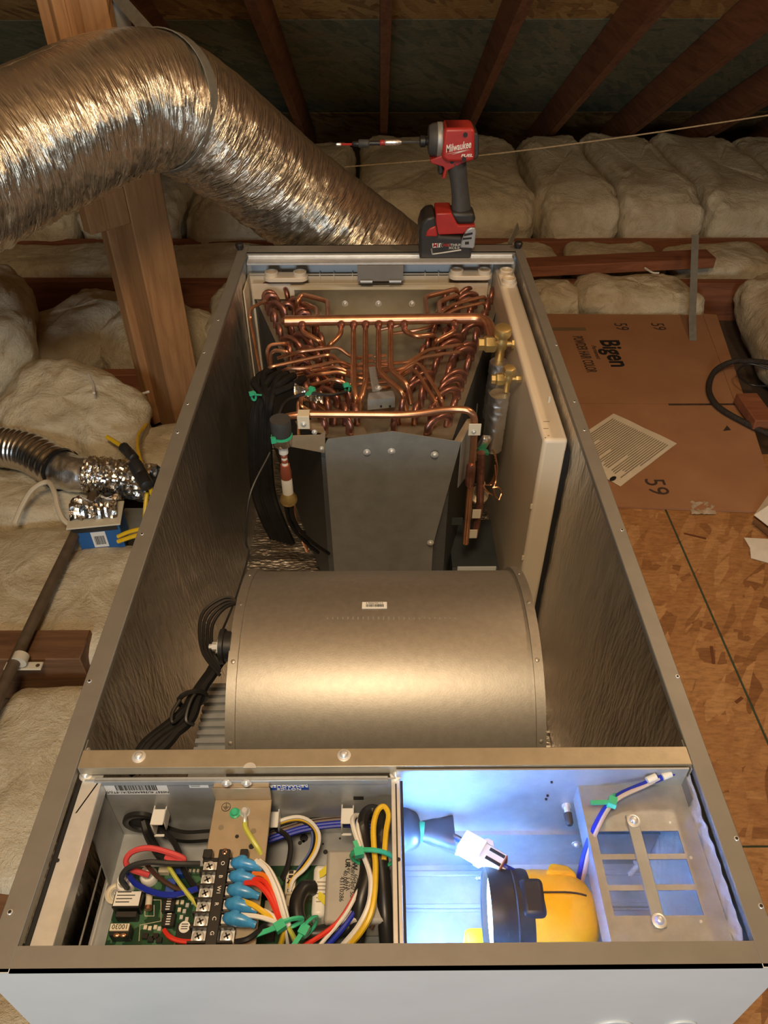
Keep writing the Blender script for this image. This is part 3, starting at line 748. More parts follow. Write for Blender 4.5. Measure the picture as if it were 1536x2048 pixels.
mb = MB(); p1, p2 = at(922,884,y=yp+.001), at(946,838,y=yp+.055); mb.prism([p1, p2, p2-Vector((0,0,.12)), p1-Vector((0,0,.10))], (.0012,0,0)); mb.build('plate_flange', M['galv_dull'], coil)
# dark upright channels to the right of the slab
for px0, py0, z0, px1, py1 in ((926, 748, .44, 893, 1085), (908, 830, .44, 880, 1090)):
    a = at(px0, py0, z=z0); b = at(px1, py1, y=a.y); mb = MB()
    mb.box((a.x-.010, a.y-.002, b.z), (a.x+.010, a.y, a.z)); mb.box((a.x+.009, a.y-.002, b.z), (a.x+.010, a.y+.018, a.z)); ch = mb.build('upright_channel', M['dark_steel'], coil)
    screw(ch, (a.x, a.y-.002, a.z-.02), (0,-1,0), .003); screw(ch, (a.x, a.y-.002, a.z*.5+b.z*.5), (0,-1,0), .003)
mb = MB(); a = at(890, 1035, y=1.13); mb.box((a.x-.002, 1.128, a.z-.018), (a.x+.035, 1.130, a.z)); mb.build('pipe_bracket', M['dark_steel'], coil)
# copper header and stubs
def pipe(name, pts, r, m='copper', fil=.02, n=10, parent=coil, label=None):
    mb = MB(); mb.tube(fillet(pts, fil), r, n, 0); return mb.build(name, M[m], parent, label=label)
zh = .512
mb = MB(); mb.tube(fillet(PZ((570,642,zh), (975,636,zh), (988,690,zh-.004)), .035, 8), .0105, 14, 0); mb.cyl(at(572,642,z=zh), at(562,642,z=zh), .0105, .005, 14)
hd = mb.build('header_pipe', M['copper'], coil, label='thick copper header pipe bent at its end')
for px in (682,707,731,757,781,808,909,604):
    q = at(px, 650, z=zh-.002); mb = MB(); mb.lathe([(-.001,.0078),(.003,.0072),(.006,.006)], q, (0,-1,-.25), 12); mb.build('braze_collar', M['copper_dark'], hd)
zs = .50
for pts in (((707,648,zs+.004),(707,770,zs),(712,800,zs-.01),(712,822,.455)), ((731,648,zs+.004),(731,765,zs),(722,798,zs-.01),(717,824,.455)),
            ((757,648,zs+.004),(757,742,zs),(805,786,zs-.005),(812,818,.455)), ((781,648,zs+.004),(781,740,zs),(814,768,zs-.005),(822,806,.455)),
            ((682,648,zs+.004),(682,668,zs),(658,692,zs-.01),(655,704,.455)), ((604,648,zs+.004),(604,664,zs),(642,684,zs-.01),(648,698,.455)),
            ((808,648,zs+.004),(808,662,zs),(832,673,zs),(866,670,zs-.004),(872,684,.455)), ((909,648,zs+.004),(908,664,zs),(872,682,zs-.006),(866,698,.455)),
            ((657,634,zs+.008),(655,602,zs+.006),(603,588,zs+.004),(594,604,zs-.004),(598,630,.455)), ((634,634,zs+.008),(634,618,zs+.004),(608,606,zs),(605,622,.455)),
            ((854,630,zs+.008),(850,594,zs+.006),(912,578,zs+.004),(918,592,.458)), ((879,630,zs+.008),(878,604,zs+.004),(912,590,zs+.002),(916,602,.458))):
    pipe('header_branch', PZ(*pts), .0052, fil=.012)
# thin feeder tubes
zf = .498
for pts in (((521,748,.44),(500,637,zf-.02),(500,617,zf),(531,602,zf),(535,610,.455)), ((541,738,.45),(533,702,zf-.01),(540,689,zf),(572,687,zf),(576,694,.455)),
            ((542,748,.45),(541,708,zf-.01),(549,700,zf),(576,704,zf),(580,710,.455)), ((556,716,.47),(600,703,zf),(676,694,zf),(702,714,.48),(722,716,.47)),
            ((526,750,.46),(540,734,zf),(656,709,zf),(668,712,zf),(690,736,.485),(724,728,.475)), ((558,748,.47),(576,737,zf),(610,737,zf),(678,722,zf),(702,732,.485),(724,738,.475)),
            ((588,750,.47),(665,734,zf),(680,736,zf),(700,748,.485),(724,748,.475)), ((610,755,.47),(640,748,zf),(678,743,zf),(702,753,.485),(726,758,.475)),
            ((618,771,.47),(672,758,zf),(696,770,.485),(728,768,.475)),
            ((757,727,.475),(815,725,.485),(856,700,zf),(922,689,zf),(936,700,.455)), ((765,741,.475),(800,739,.485),(846,714,zf),(918,703,zf),(930,714,.455)),
            ((793,750,.475),(833,725,zf),(844,733,zf),(884,800,.485),(888,818,.455)), ((798,756,.475),(826,738,zf),(835,746,zf),(872,805,.485),(878,820,.455)),
            ((762,659,.47),(800,650,.48),(812,646,.48)), ((786,667,.475),(830,661,.485),(862,654,.49),(884,624,.495),(906,609,zf),(968,593,zf),(974,602,.458)),
            ((888,632,.49),(908,619,.495),(966,605,zf),(972,612,.458)), ((650,786,.45),(602,790,.49),(601,812,.49),(630,828,.47)), ((598,870,.44),(596,800,.48),(620,798,.49),(650,818,.455))):
    pipe('feeder_tube', PZ(*pts), .0036, fil=.010, n=8)
# centre manifold: stacked short tubes with a clamp strip and a folded bracket
for k in range(7):
    y0_ = 712+k*10.5; mb = MB(); mb.tube(PZ((722+k*1.0, y0_+2, .462), (744+k*1.5, y0_-1, .462)), .0034, 8, 1); mb.build('stub_tube', M['copper'], coil)
    mb = MB(); mb.tube(PZ((748+k*1.0, y0_+1, .462), (772+k*1.5, y0_-1, .462)), .0034, 8, 1); mb.build('stub_tube', M['copper'], coil)
mb = MB(); mb.bar(at(744, 735, z=.468), at(752, 782, z=.468), .014, .003); mb.build('clamp_strip', M['galv'], coil)
mb = MB(); a, b = at(737, 782, z=.462), at(788, 776, z=.462); f = at(733, 806, z=.445)
mb.prism([at(737,786,z=.468), at(786,781,z=.468), at(790,794,z=.468), at(735,800,z=.468)], (0,0,-.002)); mb.prism([at(735,800,z=.468), at(790,794,z=.468), at(790,794,z=.468)-Vector((0,-.002,.022)), at(735,800,z=.468)-Vector((0,-.002,.022))], (0,-.0015,0))
bk = mb.build('folded_bracket', M['galv'], coil)
screw(bk, at(757, 776, z=.470), (0,0,1), .0045); 
for px in (745, 762, 780): mb = MB(); q = at(px, 812, z=.452); mb.cyl(q, q+Vector((0,-.002,0)), .002, n=8); mb.build('rivet', M['ink'], bk)
# liquid pipe along the front and down the right
zl = .500
LP = PZ((556,838,zl), (600,828,zl), (820,830,zl), (905,817,zl+.004)) 
e = at(950, 822, z=zl+.004); dn = [at(948, 880, y=e.y), at(931, 1086, y=e.y-.005)]
mb = MB(); mb.tube(fillet(LP+[e]+dn, .03, 7), .0062, 12, 0); lp = mb.build('liquid_pipe', M['copper'], coil, label='copper pipe along the front of the coil, bent down at its end')
c = at(941, 945, y=e.y-.004); mb = MB(); mb.lathe([(-.03,.0068),(-.026,.0085),(.014,.0085),(.02,.0062)], c, (0,0,1), 12); mb.build('pipe_coupling', M['copper_dark'], lp)
pipe('return_tube', [at(962, 905, y=1.10), at(960, 1010, y=1.10), at(948, 1072, y=1.09)], .0075, 'copper_dark')
for px, py, z in ((608, 836, zl+.002),):
    q = at(px, py-4, z=z); mb = MB(); mb.box((q.x-.010, q.y-.014, z+.0075), (q.x+.010, q.y+.006, z+.009)); mb.box((q.x-.010, q.y-.0155, z-.016), (q.x+.010, q.y-.014, z+.009)); cl = mb.build('pipe_clamp', M['cream'], coil, bevel=.002)
    screw(cl, (q.x, q.y-.0155, z-.006), (0,-1,0), .0032)
q = at(949, 853, y=e.y); mb = MB(); mb.box((q.x-.011, q.y-.010, q.z-.012), (q.x+.010, q.y-.0085, q.z+.012)); cl = mb.build('pipe_clamp', M['cream'], coil, bevel=.002); screw(cl, (q.x-.002, q.y-.010, q.z-.004), (0,-1,0), .0028)
for px, py in ((952, 1020), (945, 1060)):
    q = at(px, py, y=1.085); mb = MB(); mb.box((q.x-.008, q.y-.012, q.z-.011), (q.x+.008, q.y-.0105, q.z+.011)); mb.build('pipe_clamp', M['cream'], coil, bevel=.001)
# distributor on the left: collar, tie, banded filter and brass cone
yd = 1.03; def_top = at(560, 838, y=yd); xd = def_top.x
def zd(py): return at(560, py, y=yd).z
mb = MB(); mb.lathe([(0,.016),(.002,.017),(zd(838)-zd(868),.017)], (xd, yd, zd(868)), (0,0,1), 20); mb.build('foam_collar', M['grey_rubber'], coil)
mb = MB(); mb.lathe([(0,.010),(.005,.0155),(zd(866)-zd(893)-.004,.0165)], (xd, yd, zd(893)), (0,0,1), 14); ft = mb.build('tape_wrap', M['foil_bright'], coil)
mb = MB(); q = (xd, yd, zd(873)); mb.lathe([(0,.0178),(.004,.0178)], q, (0,0,1), 18); mb.obox((xd-.012, yd-.016, q[2]+.004), (.008,.006,.010), (0,0,.3)); mb.build('cable_tie', M['green_pl'], ft)
mb = MB(); zt, zb = zd(893), zd(985); L = zt-zb
mb.lathe([(0,.0095),(L*.30,.0095),(L*.34,.0085),(L*.55,.0085),(L*.62,.0052),(L*.85,.0052),(L*.87,.008),(L,.008)], (xd, yd, zb), (0,0,1), 18); fb = mb.build('filter_tube', M['white_pl'], coil)
for f0, f1, r in ((.33,.62,.0093),(.68,.74,.0060),(.79,.84,.0060)):
    mb = MB(); mb.lathe([(f0*L, r),((f0+f1)/2*L, r+.0004),(f1*L, r*.85)], (xd, yd, zb), (0,0,1), 18); mb.build('copper_band', P('flame_red_copper', (.55,.16,.10), .4, .6), fb)
mb = MB(); mb.lathe([(-.022,.014),(-.018,.0155),(-.012,.0150),(0,.0095)], (xd, yd, zb), (0,0,1), 18); mb.build('brass_cone', M['brass'], coil)
for k in range(5):
    a_ = k*1.25; mb = MB(); s0 = Vector((xd+.008*cos(a_), yd+.008*sin(a_), zb-.022))
    mb.tube([s0, s0+Vector((.002*k,.0,-.05)), s0+Vector((.008+.006*k,.01,-.10)), s0+Vector((.012+.012*k,.03,-.15))], .0036, 7, 5); mb.build('capillary_tube', M['black_soft'] if k else M['copper'], coil)
# triangular support arm of the distributor
mb = MB(); a, b = at(575, 872, y=yd+.005), at(650, 868, y=yp); mb.prism([at(575,872,y=yd), at(574,892,y=yd), at(649,906,y=yp-.002), at(651,862,y=yp-.002), at(640,870,y=yp-.004)], (0,.0014,0)); sa = mb.build('support_arm', M['tan_plate'], coil)
mb = MB(); mb.prism([at(590,842,z=.470), at(640,838,z=.470), at(652,868,z=.470), at(596,853,z=.470)], (0,0,-.0015)); mb.build('support_arm', M['tan_plate'], coil)
for px, py in ((629,864),(643,897)): screw(sa, at(px, py, y=yp-.003), (0,-1,0), .003)
# black sleeved tubes dropping along the left foil
ends = [(538,742),(560,746),(588,751),(608,757),(530,752),(548,738),(575,748)]
for k, (ex, ey) in enumerate(ends):
    o_ = k*5.5; mb = MB()
    mb.tube(PZ((ex, ey, .485), (ex-22, ey+14, .49), (515+o_*.8, 790+k*3, .475), (505+o_, 840, .44), (503+o_*1.05, 900, .38)) + [at(508+o_*1.1, 980, y=1.12), at(523+o_*1.1, 1030, y=1.10), at(545+o_*1.2, 1075+k*2, y=1.09)], .0068, 8, 6)
    mb.build('black_sleeve', M['black_soft'], coil)
mb = MB(); mb.tube(PZ((670,772,.485),(690,775,.488),(702,782,.482)), .006, 8, 5); mb.build('black_sleeve', M['black_soft'], coil)
for px, py, z, nm in ((507, 793, .485, 0), (694, 776, .492, 1)):
    q = at(px, py, z=z); mb = MB(); mb.tube([q+Vector((.004*cos(t), .008*cos(t)*0+.002, .009*sin(t))) for t in [2*pi*k/12 for k in range(13)]], .0022, 6, 0); mb.obox(q+Vector((-.002,-.003,.008)), (.009,.006,.006), (0,0,.4)); mb.obox(q+Vector((.010,-.004,.006)), (.012,.003,.0015), (0,0,-.2)); mb.build('cable_tie', M['green_pl'], coil)
# foil taped sensor with tie
q = at(624, 784, z=.492); mb = MB()
def tape_fn(u, v):
    a = at(590+u*58-v*2, 772+v*20+u*18, z=.488); d = noise.noise(Vector((u*5, v*5, 3)))*.010+noise.noise(Vector((u*12, v*10, 1)))*.004
    return (a.x, a.y, .489+d+.008*sin(pi*v))
mb.grid(tape_fn, 18, 10); fp = mb.build('foil_tape', M['foil_bright'], coil, smooth_angle=20)
mb = MB(); mb.tube(PZ((556,832,.47),(570,805,.49),(600,790,.503),(625,787,.506),(660,790,.50),(694,784,.49)), .0030, 7, 6); mb.build('sensor_tube', M['black'], coil)
mb = MB(); q = at(621, 784, z=.508); mb.obox(q, (.008,.022,.003), (0,0,-.5)); mb.obox(q+Vector((.002,.008,.002)), (.010,.006,.005), (0,0,-.5)); mb.build('cable_tie', M['green_pl'], coil)
# service valves and foil wrapped suction pipe
def valve(px, py, z, s, lab):
    q = at(px, py, z=z); mb = MB(); up = Vector((0,-.12,1)).normalized()
    mb.lathe([(-.040*s,.007*s),(-.030*s,.009*s),(-.012*s,.009*s),(-.008*s,.012*s),(.010*s,.012*s),(.014*s,.010*s),(.022*s,.010*s)], q, up, 18)
    mb.cyl(q-Vector((.004,0,0)), q+Vector((.022*s,0,.0)), .0058*s, n=14)
    mb.cyl(q, q-Vector((.014*s,0,0)), .0085*s, n=14)
    v = mb.build('service_valve', M['brass'], coil, label=lab)
    mb = MB(); mb.lathe([(.020*s,.0155*s),(.023*s,.0168*s),(.034*s,.0168*s),(.037*s,.0160*s),(.038*s,.0138*s),(.0385*s,.0125*s)], q, up, 6 if s < .8 else 22); mb.build('valve_cap', M['brass'], v)
    mb = MB(); mb.lathe([(.020*s,.0085*s),(.022*s,.0095*s),(.033*s,.0095*s),(.035*s,.008*s)], q, (1,0,0), 6); mb.build('port_cap', M['brass'], v)
    mb = MB(); mb.lathe([(.010*s,.0135*s),(.014*s,.0165*s),(.030*s,.0165*s),(.034*s,.0125*s),(.044*s,.0125*s)], q, (-1,0,0), 6); mb.build('flare_nut', M['brass'], v)
    return q
v1 = valve(1002, 688, .506, .98, 'larger brass service valve with a round cap')
v2 = valve(1016, 758, .500, .68, 'smaller brass service valve with a hexagon cap')
def wrap(p0, p1, r, name='foil_wrapped_pipe'):
    mb = MB(); p0, p1 = Vector(p0), Vector(p1)
    def f(u, v):
        a = 2*pi*u; rr = r*(1+.10*noise.noise(Vector((cos(a)*2, sin(a)*2, v*14)))+.05*noise.noise(Vector((cos(a)*5, sin(a)*5, v*30)))); c = p0.lerp(p1, v)
        if v < .015 or v > .985: rr *= .03
        return (c.x+rr*cos(a), c.y+rr*sin(a), c.z)
    mb.grid(f, 28, 50); return mb.build(name, M['tape'], coil)
b1 = at(985, 908, y=v2.y-.01)
wrap((v2.x-.012, v2.y+.0, v2.z-.028), (b1.x, v2.y+.004, b1.z), .0185)
wrap((v1.x, v1.y, v1.z-.035), (v1.x-.006, v1.y-.01, v1.z-.16), .0175)
# expansion valve cluster with capillary coil below the pipe
q = at(958, 978, y=1.12); mb = MB(); mb.lathe([(0,.010),(.004,.019),(.010,.019),(.014,.009),(.05,.008)], q+Vector((0,0,-.02)), (0,-.35,1), 18); mb.build('expansion_valve', M['tan_plate'], coil)
for k in range(5):
    c = at(984, 945, y=1.11); r = .020+.0022*k; mb = MB(); mb.tube([c+Vector((-r*.55*sin(t)*.9+.004*k*.3, .004*k, r*1.5*cos(t))) for t in [pi*.1+pi*1.0*j/12 for j in range(13)]], .0013, 6, 0)
    mb.v = [Vector((2*c.x-p.x, p.y, p.z)) for p in mb.v]; mb.build('capillary_coil', M['copper'], coil)
for pts in (((965,925,1.11),(964,960,1.10),(972,980,1.09),(985,990,1.09)), ((985,975,1.09),(998,975,1.09),(1003,985,1.09),(998,1000,1.08)), ((990,930,1.11),(992,960,1.1),(988,975,1.09),(990,990,1.085),(998,1001,1.08))):
    mb = MB(); mb.tube(PY(*pts), .0016, 6, 6); mb.build('capillary_tube', M['copper'], coil)
mb = MB(); q = at(968, 885, y=1.13); mb.obox(q, (.018,.012,.03), (.2,.3,.2)); mb.obox(q+Vector((-.018,0,-.03)), (.025,.01,.028), (.1,-.2,.4)); mb.build('foil_tape', M['foil_bright'], coil, bevel=.003)
mb = MB(); q = at(966, 903, y=1.12); mb.obox(q, (.020,.012,.005), (0,.3,.1)); mb.obox(q+Vector((-.006,-.006,.004)), (.007,.007,.007), (0,.3,.1)); mb.build('cable_tie', P('dark_green_tie', (.02,.22,.12), .4), coil)
# dark lower plates seen between coil and white pan
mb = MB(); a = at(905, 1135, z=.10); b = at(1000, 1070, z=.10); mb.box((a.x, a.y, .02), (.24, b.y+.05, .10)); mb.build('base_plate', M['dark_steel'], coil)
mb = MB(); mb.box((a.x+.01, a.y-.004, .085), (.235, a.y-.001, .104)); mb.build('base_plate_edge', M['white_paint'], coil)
mb = MB(); a = at(985, 1065, y=1.36); mb.box((.165, 1.36, .05), (.205, 1.363, .33)); mb.build('upright_channel', M['galv_dull'], coil)

# ------------------------------------------------------------------ drain pans
dp = thing('drain_pan', (0, 1.61, .02), 'cream plastic drain pan across the far end behind the copper coil', 'drain pan')
xl, xr = at(497, 548, z=.5).x, .2495
mb = MB(); yb = 1.630
mb.box((xl, yb, .02), (xr, yb+.003, .500)); mb.build('pan_wall', M['pan'], dp, bevel=.0015)
mb = MB(); mb.box((xl, yb, .496), (xl+.075, yb+.018, .503)); mb.box((xl, yb-.09, .02), (xl+.003, yb+.018, .503)); mb.box((xl+.07, yb, .495), (xr-.06, yb+.004, .501)); mb.build('pan_rim', M['pan'], dp, bevel=.002)
def port(xa, xb, yy, zz, name, parent, dirv=(0,0)):
    """double drain fitting: two round sockets in one capsule"""
    mb = MB(); r = .0145; h = .018; n = 14
    cx = [(xa+r, yy), (xb-r, yy)] if not dirv[1] else [(xa, yy), (xb, dirv[1])]
    (ax, ay), (bx, by) = cx; dx, dy = bx-ax, by-ay; L = hypot(dx, dy); ux, uy = dx/L, dy/L
    base = atan2(uy, ux); poly = []
    for k in range(n+1): t = base+pi/2+pi*k/n; poly.append((ax+(r+.003)*cos(t), ay+(r+.003)*sin(t)))
    for k in range(n+1): t = base-pi/2+pi*k/n; poly.append((bx+(r+.003)*cos(t), by+(r+.003)*sin(t)))
    mb.prism([(x, y, zz-h) for x, y in poly], (0,0,h*.55)); c = mb.build(name, M['pan'], parent, bevel=.0015)
    for x, y in cx:
        mb = MB(); mb.lathe([(-h*.5, r),(0, r),(.001, r-.001),(.001, r-.0035),(0, r-.0042),(-.012, r-.0055),(-.0125,.0005)], (x, y, zz), (0,0,1), 24, cap=False); mb.build('drain_socket', M['pan'], c)
pl, pr = at(530, 542, z=.52).x, at(613, 542, z=.52).x
port(pl, pr, 1.598, .521, 'drain_port', dp)
pl, pr = at(900, 540, z=.52).x, at(981, 538, z=.52).x
port(pl, pr, 1.600, .523, 'drain_port', dp)
for px in (640, 668, 705, 850, 877):
    x = at(px, 548, z=.5).x; mb = MB(); mb.box((x-.001, yb-.005, .480), (x+.001, yb+.006, .504)); mb.build('pan_rib', M['pan'], dp)
mb = MB(); mb.box((xl+.01, yb-.03, .455), (xr-.01, yb-.0275, .492)); mb.build('pan_ledge', M['pan'], dp, bevel=.001)
rp_ = thing('side_drain_pan', (.272, 1.3, .02), 'tall cream plastic drain pan standing along the right wall of the cabinet', 'drain pan')
mb = MB(); mb.box((.2528, .9631, .02), (.2918, 1.655, .520)); sp = mb.build('pan_body', M['pan'], rp_, bevel=.006, seg=3)
for k in range(9):
    y = .9625; mb = MB()
mb = MB(); mb.box((.2905, .964, .02), (.2990, 1.60, .497)); mb.build('foam_gasket', M['black_gap'], rp_)
for px, py in ((1084, 800), (1062, 1014), (1043, 1117)):
    q = at(px, py, y=.9629); mb = MB(); q.x = .2528; mb.box((.2500, .9645, q.z-.006), (.2535, .9665, q.z+.004)); mb.build('pan_clip', M['pan'], rp_)
port(.2722, .2722, 1.530, .534, 'drain_port', rp_, (0, 1.573))
for px, py, L in ((1093, 843, .010), (1092, 857, .008), (1097, 871, .003), (1091, 875, .002)):
    q = at(px, py, z=.5203); mb = MB(); mb.box((q.x-L/2, q.y-.0004, .5198), (q.x+L/2, q.y+.0004, .5204)); mb.build('scuff_mark', M['ink_brown'], rp_)

# ------------------------------------------------------------------ control box
cb = thing('control_box', (-.13, .31, .438), 'open sheet metal control box full of wiring at the near left of the cabinet', 'control box')
ZB = .440; XL, XR = -.2715, .0115; YF = .3775
mb = MB(); mb.box((XL, .2095, ZB-.0015), (XR, YF, ZB)); mb.build('tray_floor', M['galv'], cb)
mb = MB(); mb.box((XL-.012, YF-.0015, ZB), (XR, YF, .547)); wall = mb.build('tray_wall', M['galv'], cb)
mb = MB(); mb.box((XR-.0015, .2095, ZB-.074), (XR, YF-.0015, .530)); mb.build('tray_wall', P('bounce_white', (.86,.87,.88), .5, .0, .03), cb)  # divider whitened and matte to bounce the flashlight beam, not its steel colour
mb = MB(); mb.prism([(XL, YF-.002, ZB), (XL, YF-.002, .545), (XL-.012, .345, .545), (XL-.004, .338, .50), (XL, .322, ZB)], (.0014, 0, 0)); mb.build('tray_gusset', M['galv'], cb)
mb = MB(); mb.box((XL-.0015, .2095, ZB), (XL, .33, ZB+.006)); mb.build('tray_lip', M['bright'], cb)
mb = MB(); mb.box((XL-.012, .2095, ZB+.005), (XL-.0105, .345, ZB+.0065)); mb.box((XL-.012, .2095, ZB-.02), (XL-.0025, .345, ZB-.018)); mb.build('tray_lip', M['bright'], cb)
mb = MB(); mb.box((-.2745, YF-.0015, .545), (.0045, .3795, .5475)); mb.box((-.2745, YF-.003, .540), (.0045, YF-.0015, .5475)); mb.build('top_rail', M['galv'], cb, bevel=.0008, seg=1)
def rail(xa, xb, ya, yb, z, name='side_rail'):
    mb = MB(); mb.box((xa, ya, z-.0014), (xb, yb, z)); mb.box((xb-.0014, ya, z-.018), (xb, yb-.008, z-.0014)); return mb.build(name, M['bright'], cb, bevel=.0005, seg=1)
xa, xb = at(88, 1800, z=.545).x, at(133, 1800, z=.545).x
r1 = rail(xa, xb, .2095, .386, .545)
mb = MB(); mb.box((xa-.0045, .2095, .535), (xa-.0005, .376, .5445)); mb.build('foam_strip', M['black_gap'], cb)
xc, xd_ = at(784, 1700, z=.545).x, at(803, 1700, z=.545).x
r2 = rail(xc, xd_, .2095, .386, .545)
mb = MB(); mb.box((xd_+.0002, .2095, .5435), (xd_+.0026, .375, .545)); mb.box((xd_-.0045, .230, .5451), (xd_-.0032, .372, .5455)); mb.build('rail_groove', M['ink'], r2)
for rr, px, py in ((r1, 172, 1551), (r2, 792, 1549)): screw(rr, at(px, py, z=.5453), (0,0,1), .0040)
for rr, px, py in ((r1, 115, 1721), (r2, 797, 1719)):
    q = at(px, py, z=.5453); mb = MB(); mb.cyl(q, q+Vector((0,0,.0005)), .0018, n=12); mb.build('rail_hole', M['ink'], rr)
q = at(496, 1541, z=.5476); mb = MB(); mb.cyl(q, q+Vector((0,0,.0004)), .0016, n=12); mb.build('rail_hole', M['ink'], cb)
# bracket for the terminals
mb = MB(); BX0, BX1, BZ = -.1625, -.1075, .522
mb.box((BX0, .2095, BZ-.0015), (BX1, .3705, BZ)); mb.box((BX0, .369, BZ), (BX1, .3705, .5435)); mb.box((BX0, .2095, BZ-.012), (BX0+.0014, .366, BZ-.0015))
mb.box((BX0+.001, .3705, .540), (BX1-.001, .377, .5435))
br = mb.build('terminal_bracket', M['tan_plate'], cb, bevel=.0008, seg=1)
for px, py, m in ((470, 1627, M['green_pl']), (490, 1625, M['bright'])):
    q = at(px, py, z=BZ); mb = MB(); mb.lathe([(0,.0052),(.0012,.0052),(.002,.0038),(.0045,.0036),(.0055,.0025)], q, (0,0,1), 16); sc = mb.build('ground_screw', m, br, label='green ground screw' if py == 1627 else None)
    mb = MB(); mb.box((q.x-.0022, q.y-.0004, q.z+.0054), (q.x+.0022, q.y+.0004, q.z+.0058)); mb.build('screw_slot', M['ink'], sc) if False else None
for px, py, r in ((442,1655,.0026),(507,1662,.0026),(474,1673,.0018),(503,1693,.0026)):
    q = at(px, py, z=BZ); mb = MB(); mb.cyl(q, q+Vector((0,0,.0003)), r, n=12); mb.build('bracket_hole', M['ink'] if py > 1670 else M['olive'], br)
q = at(452, 1614, z=BZ+.0002); mb = MB(); mb.tube([q+Vector((.0042*cos(t), .0042*sin(t), 0)) for t in [2*pi*k/20 for k in range(21)]], .0003, 4, 0)
for a_, b_ in (((-.003,0),(.003,0)), ((0,0),(0,.0035)), ((-.0018,-.0012),(.0018,-.0012)), ((-.0008,-.0024),(.0008,-.0024))):
    mb.tube([q+Vector((*a_,0)), q+Vector((*b_,0))], .0003, 4, 1)
mb.build('ground_symbol', M['ink'], br)
for px in (453, 493): screw(br, at(px, 1565, y=.369), (0,-1,0), .0032)
# stickers on the far wall (read upside down from here)
yw = YF-.0017
def wall_label(px0, py0, px1, py1, name, m, th=.0003):
    a, b = at(px0, py0, y=yw), at(px1, py1, y=yw); mb = MB(); mb.box((a.x, yw-th, b.z), (b.x, yw, a.z)); return mb.build(name, m, cb), (a+b)/2, b.x-a.x, a.z-b.z
sl, c, w_, h_ = wall_label(203, 1562, 340, 1588, 'barcode_sticker', M['sticker'])
barcode(Vector((c.x, yw-.0005, c.z+.0005)), (-1,0,0), (0,0,-1), w_*.66, h_*.40, sl, 44, 11)
text('N0557 4U366AKN2/A1-ST(U)', (c.x, yw-.0004, c.z-h_*.32), .0048, (-1,0,0), (0,0,-1), M['ink'], sl)
text('9AE493N002174', (c.x-.004, yw-.0004, c.z+h_*.36), .0048, (-1,0,0), (0,0,-1), M['ink'], sl)
sl, c, w_, h_ = wall_label(375, 1561, 418, 1575, 'small_sticker', M['sticker'])
for k in range(4): 
    mb = MB(); mb.box((c.x-w_*.42, yw-.0005, c.z-h_*.3+k*h_*.2), (c.x+w_*(.05+.05*(k%2)), yw-.0003, c.z-h_*.3+k*h_*.2+.0006)); mb.build('print_line', M['ink'], sl)
nl, c, w_, h_ = wall_label(536, 1560, 618, 1579, 'notice_sticker', M['blue_ink'])
mb = MB(); mb.box((c.x-w_*.48, yw-.0004, c.z-.0002), (c.x+w_*.48, yw-.0003, c.z+h_*.46)); mb.build('sticker_panel', M['sticker'], nl)
for k in range(4):
    mb = MB(); z_ = c.z+h_*(.06+.1*k); mb.box((c.x-w_*.45, yw-.0006, z_), (c.x+w_*(.45-.1*(k%2)), yw-.0004, z_+.0004)); mb.build('print_line', M['ink'], nl)
text('NOTICE\nREMARQUER', (c.x, yw-.0006, c.z-h_*.24), .0052, (-1,0,0), (0,0,-1), M['sticker'], nl, sx=1.25)
q = at(718, 1596, y=yw); mb = MB(); mb.box((q.x-.0055, yw-.0003, q.z-.003), (q.x+.0045, yw, q.z+.003)); mb.build('wall_slot', M['ink'], cb)
q = at(285, 1641, y=yw); mb = MB(); mb.lathe([(0,.019),(.004,.019),(.005,.0165),(.004,.013),(.001,.0125)], q, (0,-1,0), 28, cap=False); g = mb.build('cable_grommet', M['black'], cb)
mb = MB(); mb.cyl(q+Vector((0,-.0015,0)), q, .0135, n=24); mb.build('grommet_bore', M['black_gap'], g)
for px, py in ((322, 1645), (548, 1650), (697, 1643)):
    q = at(px, py, y=yw-.012); mb = MB(); 
    mb.box((q.x-.007, yw-.020, q.z-.012), (q.x-.0055, yw, q.z+.012)); mb.box((q.x+.004, yw-.016, q.z-.007), (q.x+.0055, yw, q.z+.010))
    mb.box((q.x-.007, yw-.020, q.z+.010), (q.x+.0055, yw-.004, q.z+.0118)); mb.box((q.x-.007, yw-.021, q.z-.012), (q.x+.003, yw-.0185, q.z-.010)); mb.build('cable_clip', M['white_pl'], cb, bevel=.0006, seg=1)
for px, py, r in ((608,1676,.0045),(600,1686,.0022),(607,1683,.0015),(651,1704,.0025),(646,1688,.001),(680,1677,.0012)):
    q = at(px, py, z=ZB); mb = MB(); mb.cyl(q, q+Vector((0,0,.0003)), r, n=9); mb.build('floor_hole', M['ink'], cb)

# circuit board and its components
pc = thing('circuit_board', (-.15, .28, ZB+.008), 'green circuit board on the floor of the control box under the terminal bracket', 'circuit board')
ZP = ZB+.0115
mb = MB(); mb.box((-.2575, .2105, ZP-.0016), (-.060, .3375, ZP)); mb.build('board', M['pcb'], pc)
def comp(px0, py0, px1, py1, h, name, m, bevel=.0006, parent=pc, z=ZP, label=None):
    a, b = at(px0, py0, z=z+h), at(px1, py1, z=z+h); mb = MB(); mb.box((a.x, b.y, z), (b.x, a.y, z+h)); return mb.build(name, m, parent, bevel=bevel, seg=1, label=label), (a+b)/2, b.x-a.x, a.y-b.y
rl, c, w_, h_ = comp(231, 1782, 278, 1815, .017, 'relay', M['relay'])
mb = MB(); mb.box((c.x-w_*.46, c.y-h_*.40, ZP+.017), (c.x+w_*.46, c.y+h_*.46, ZP+.0173)); mb.build('relay_label', M['sticker'], rl)
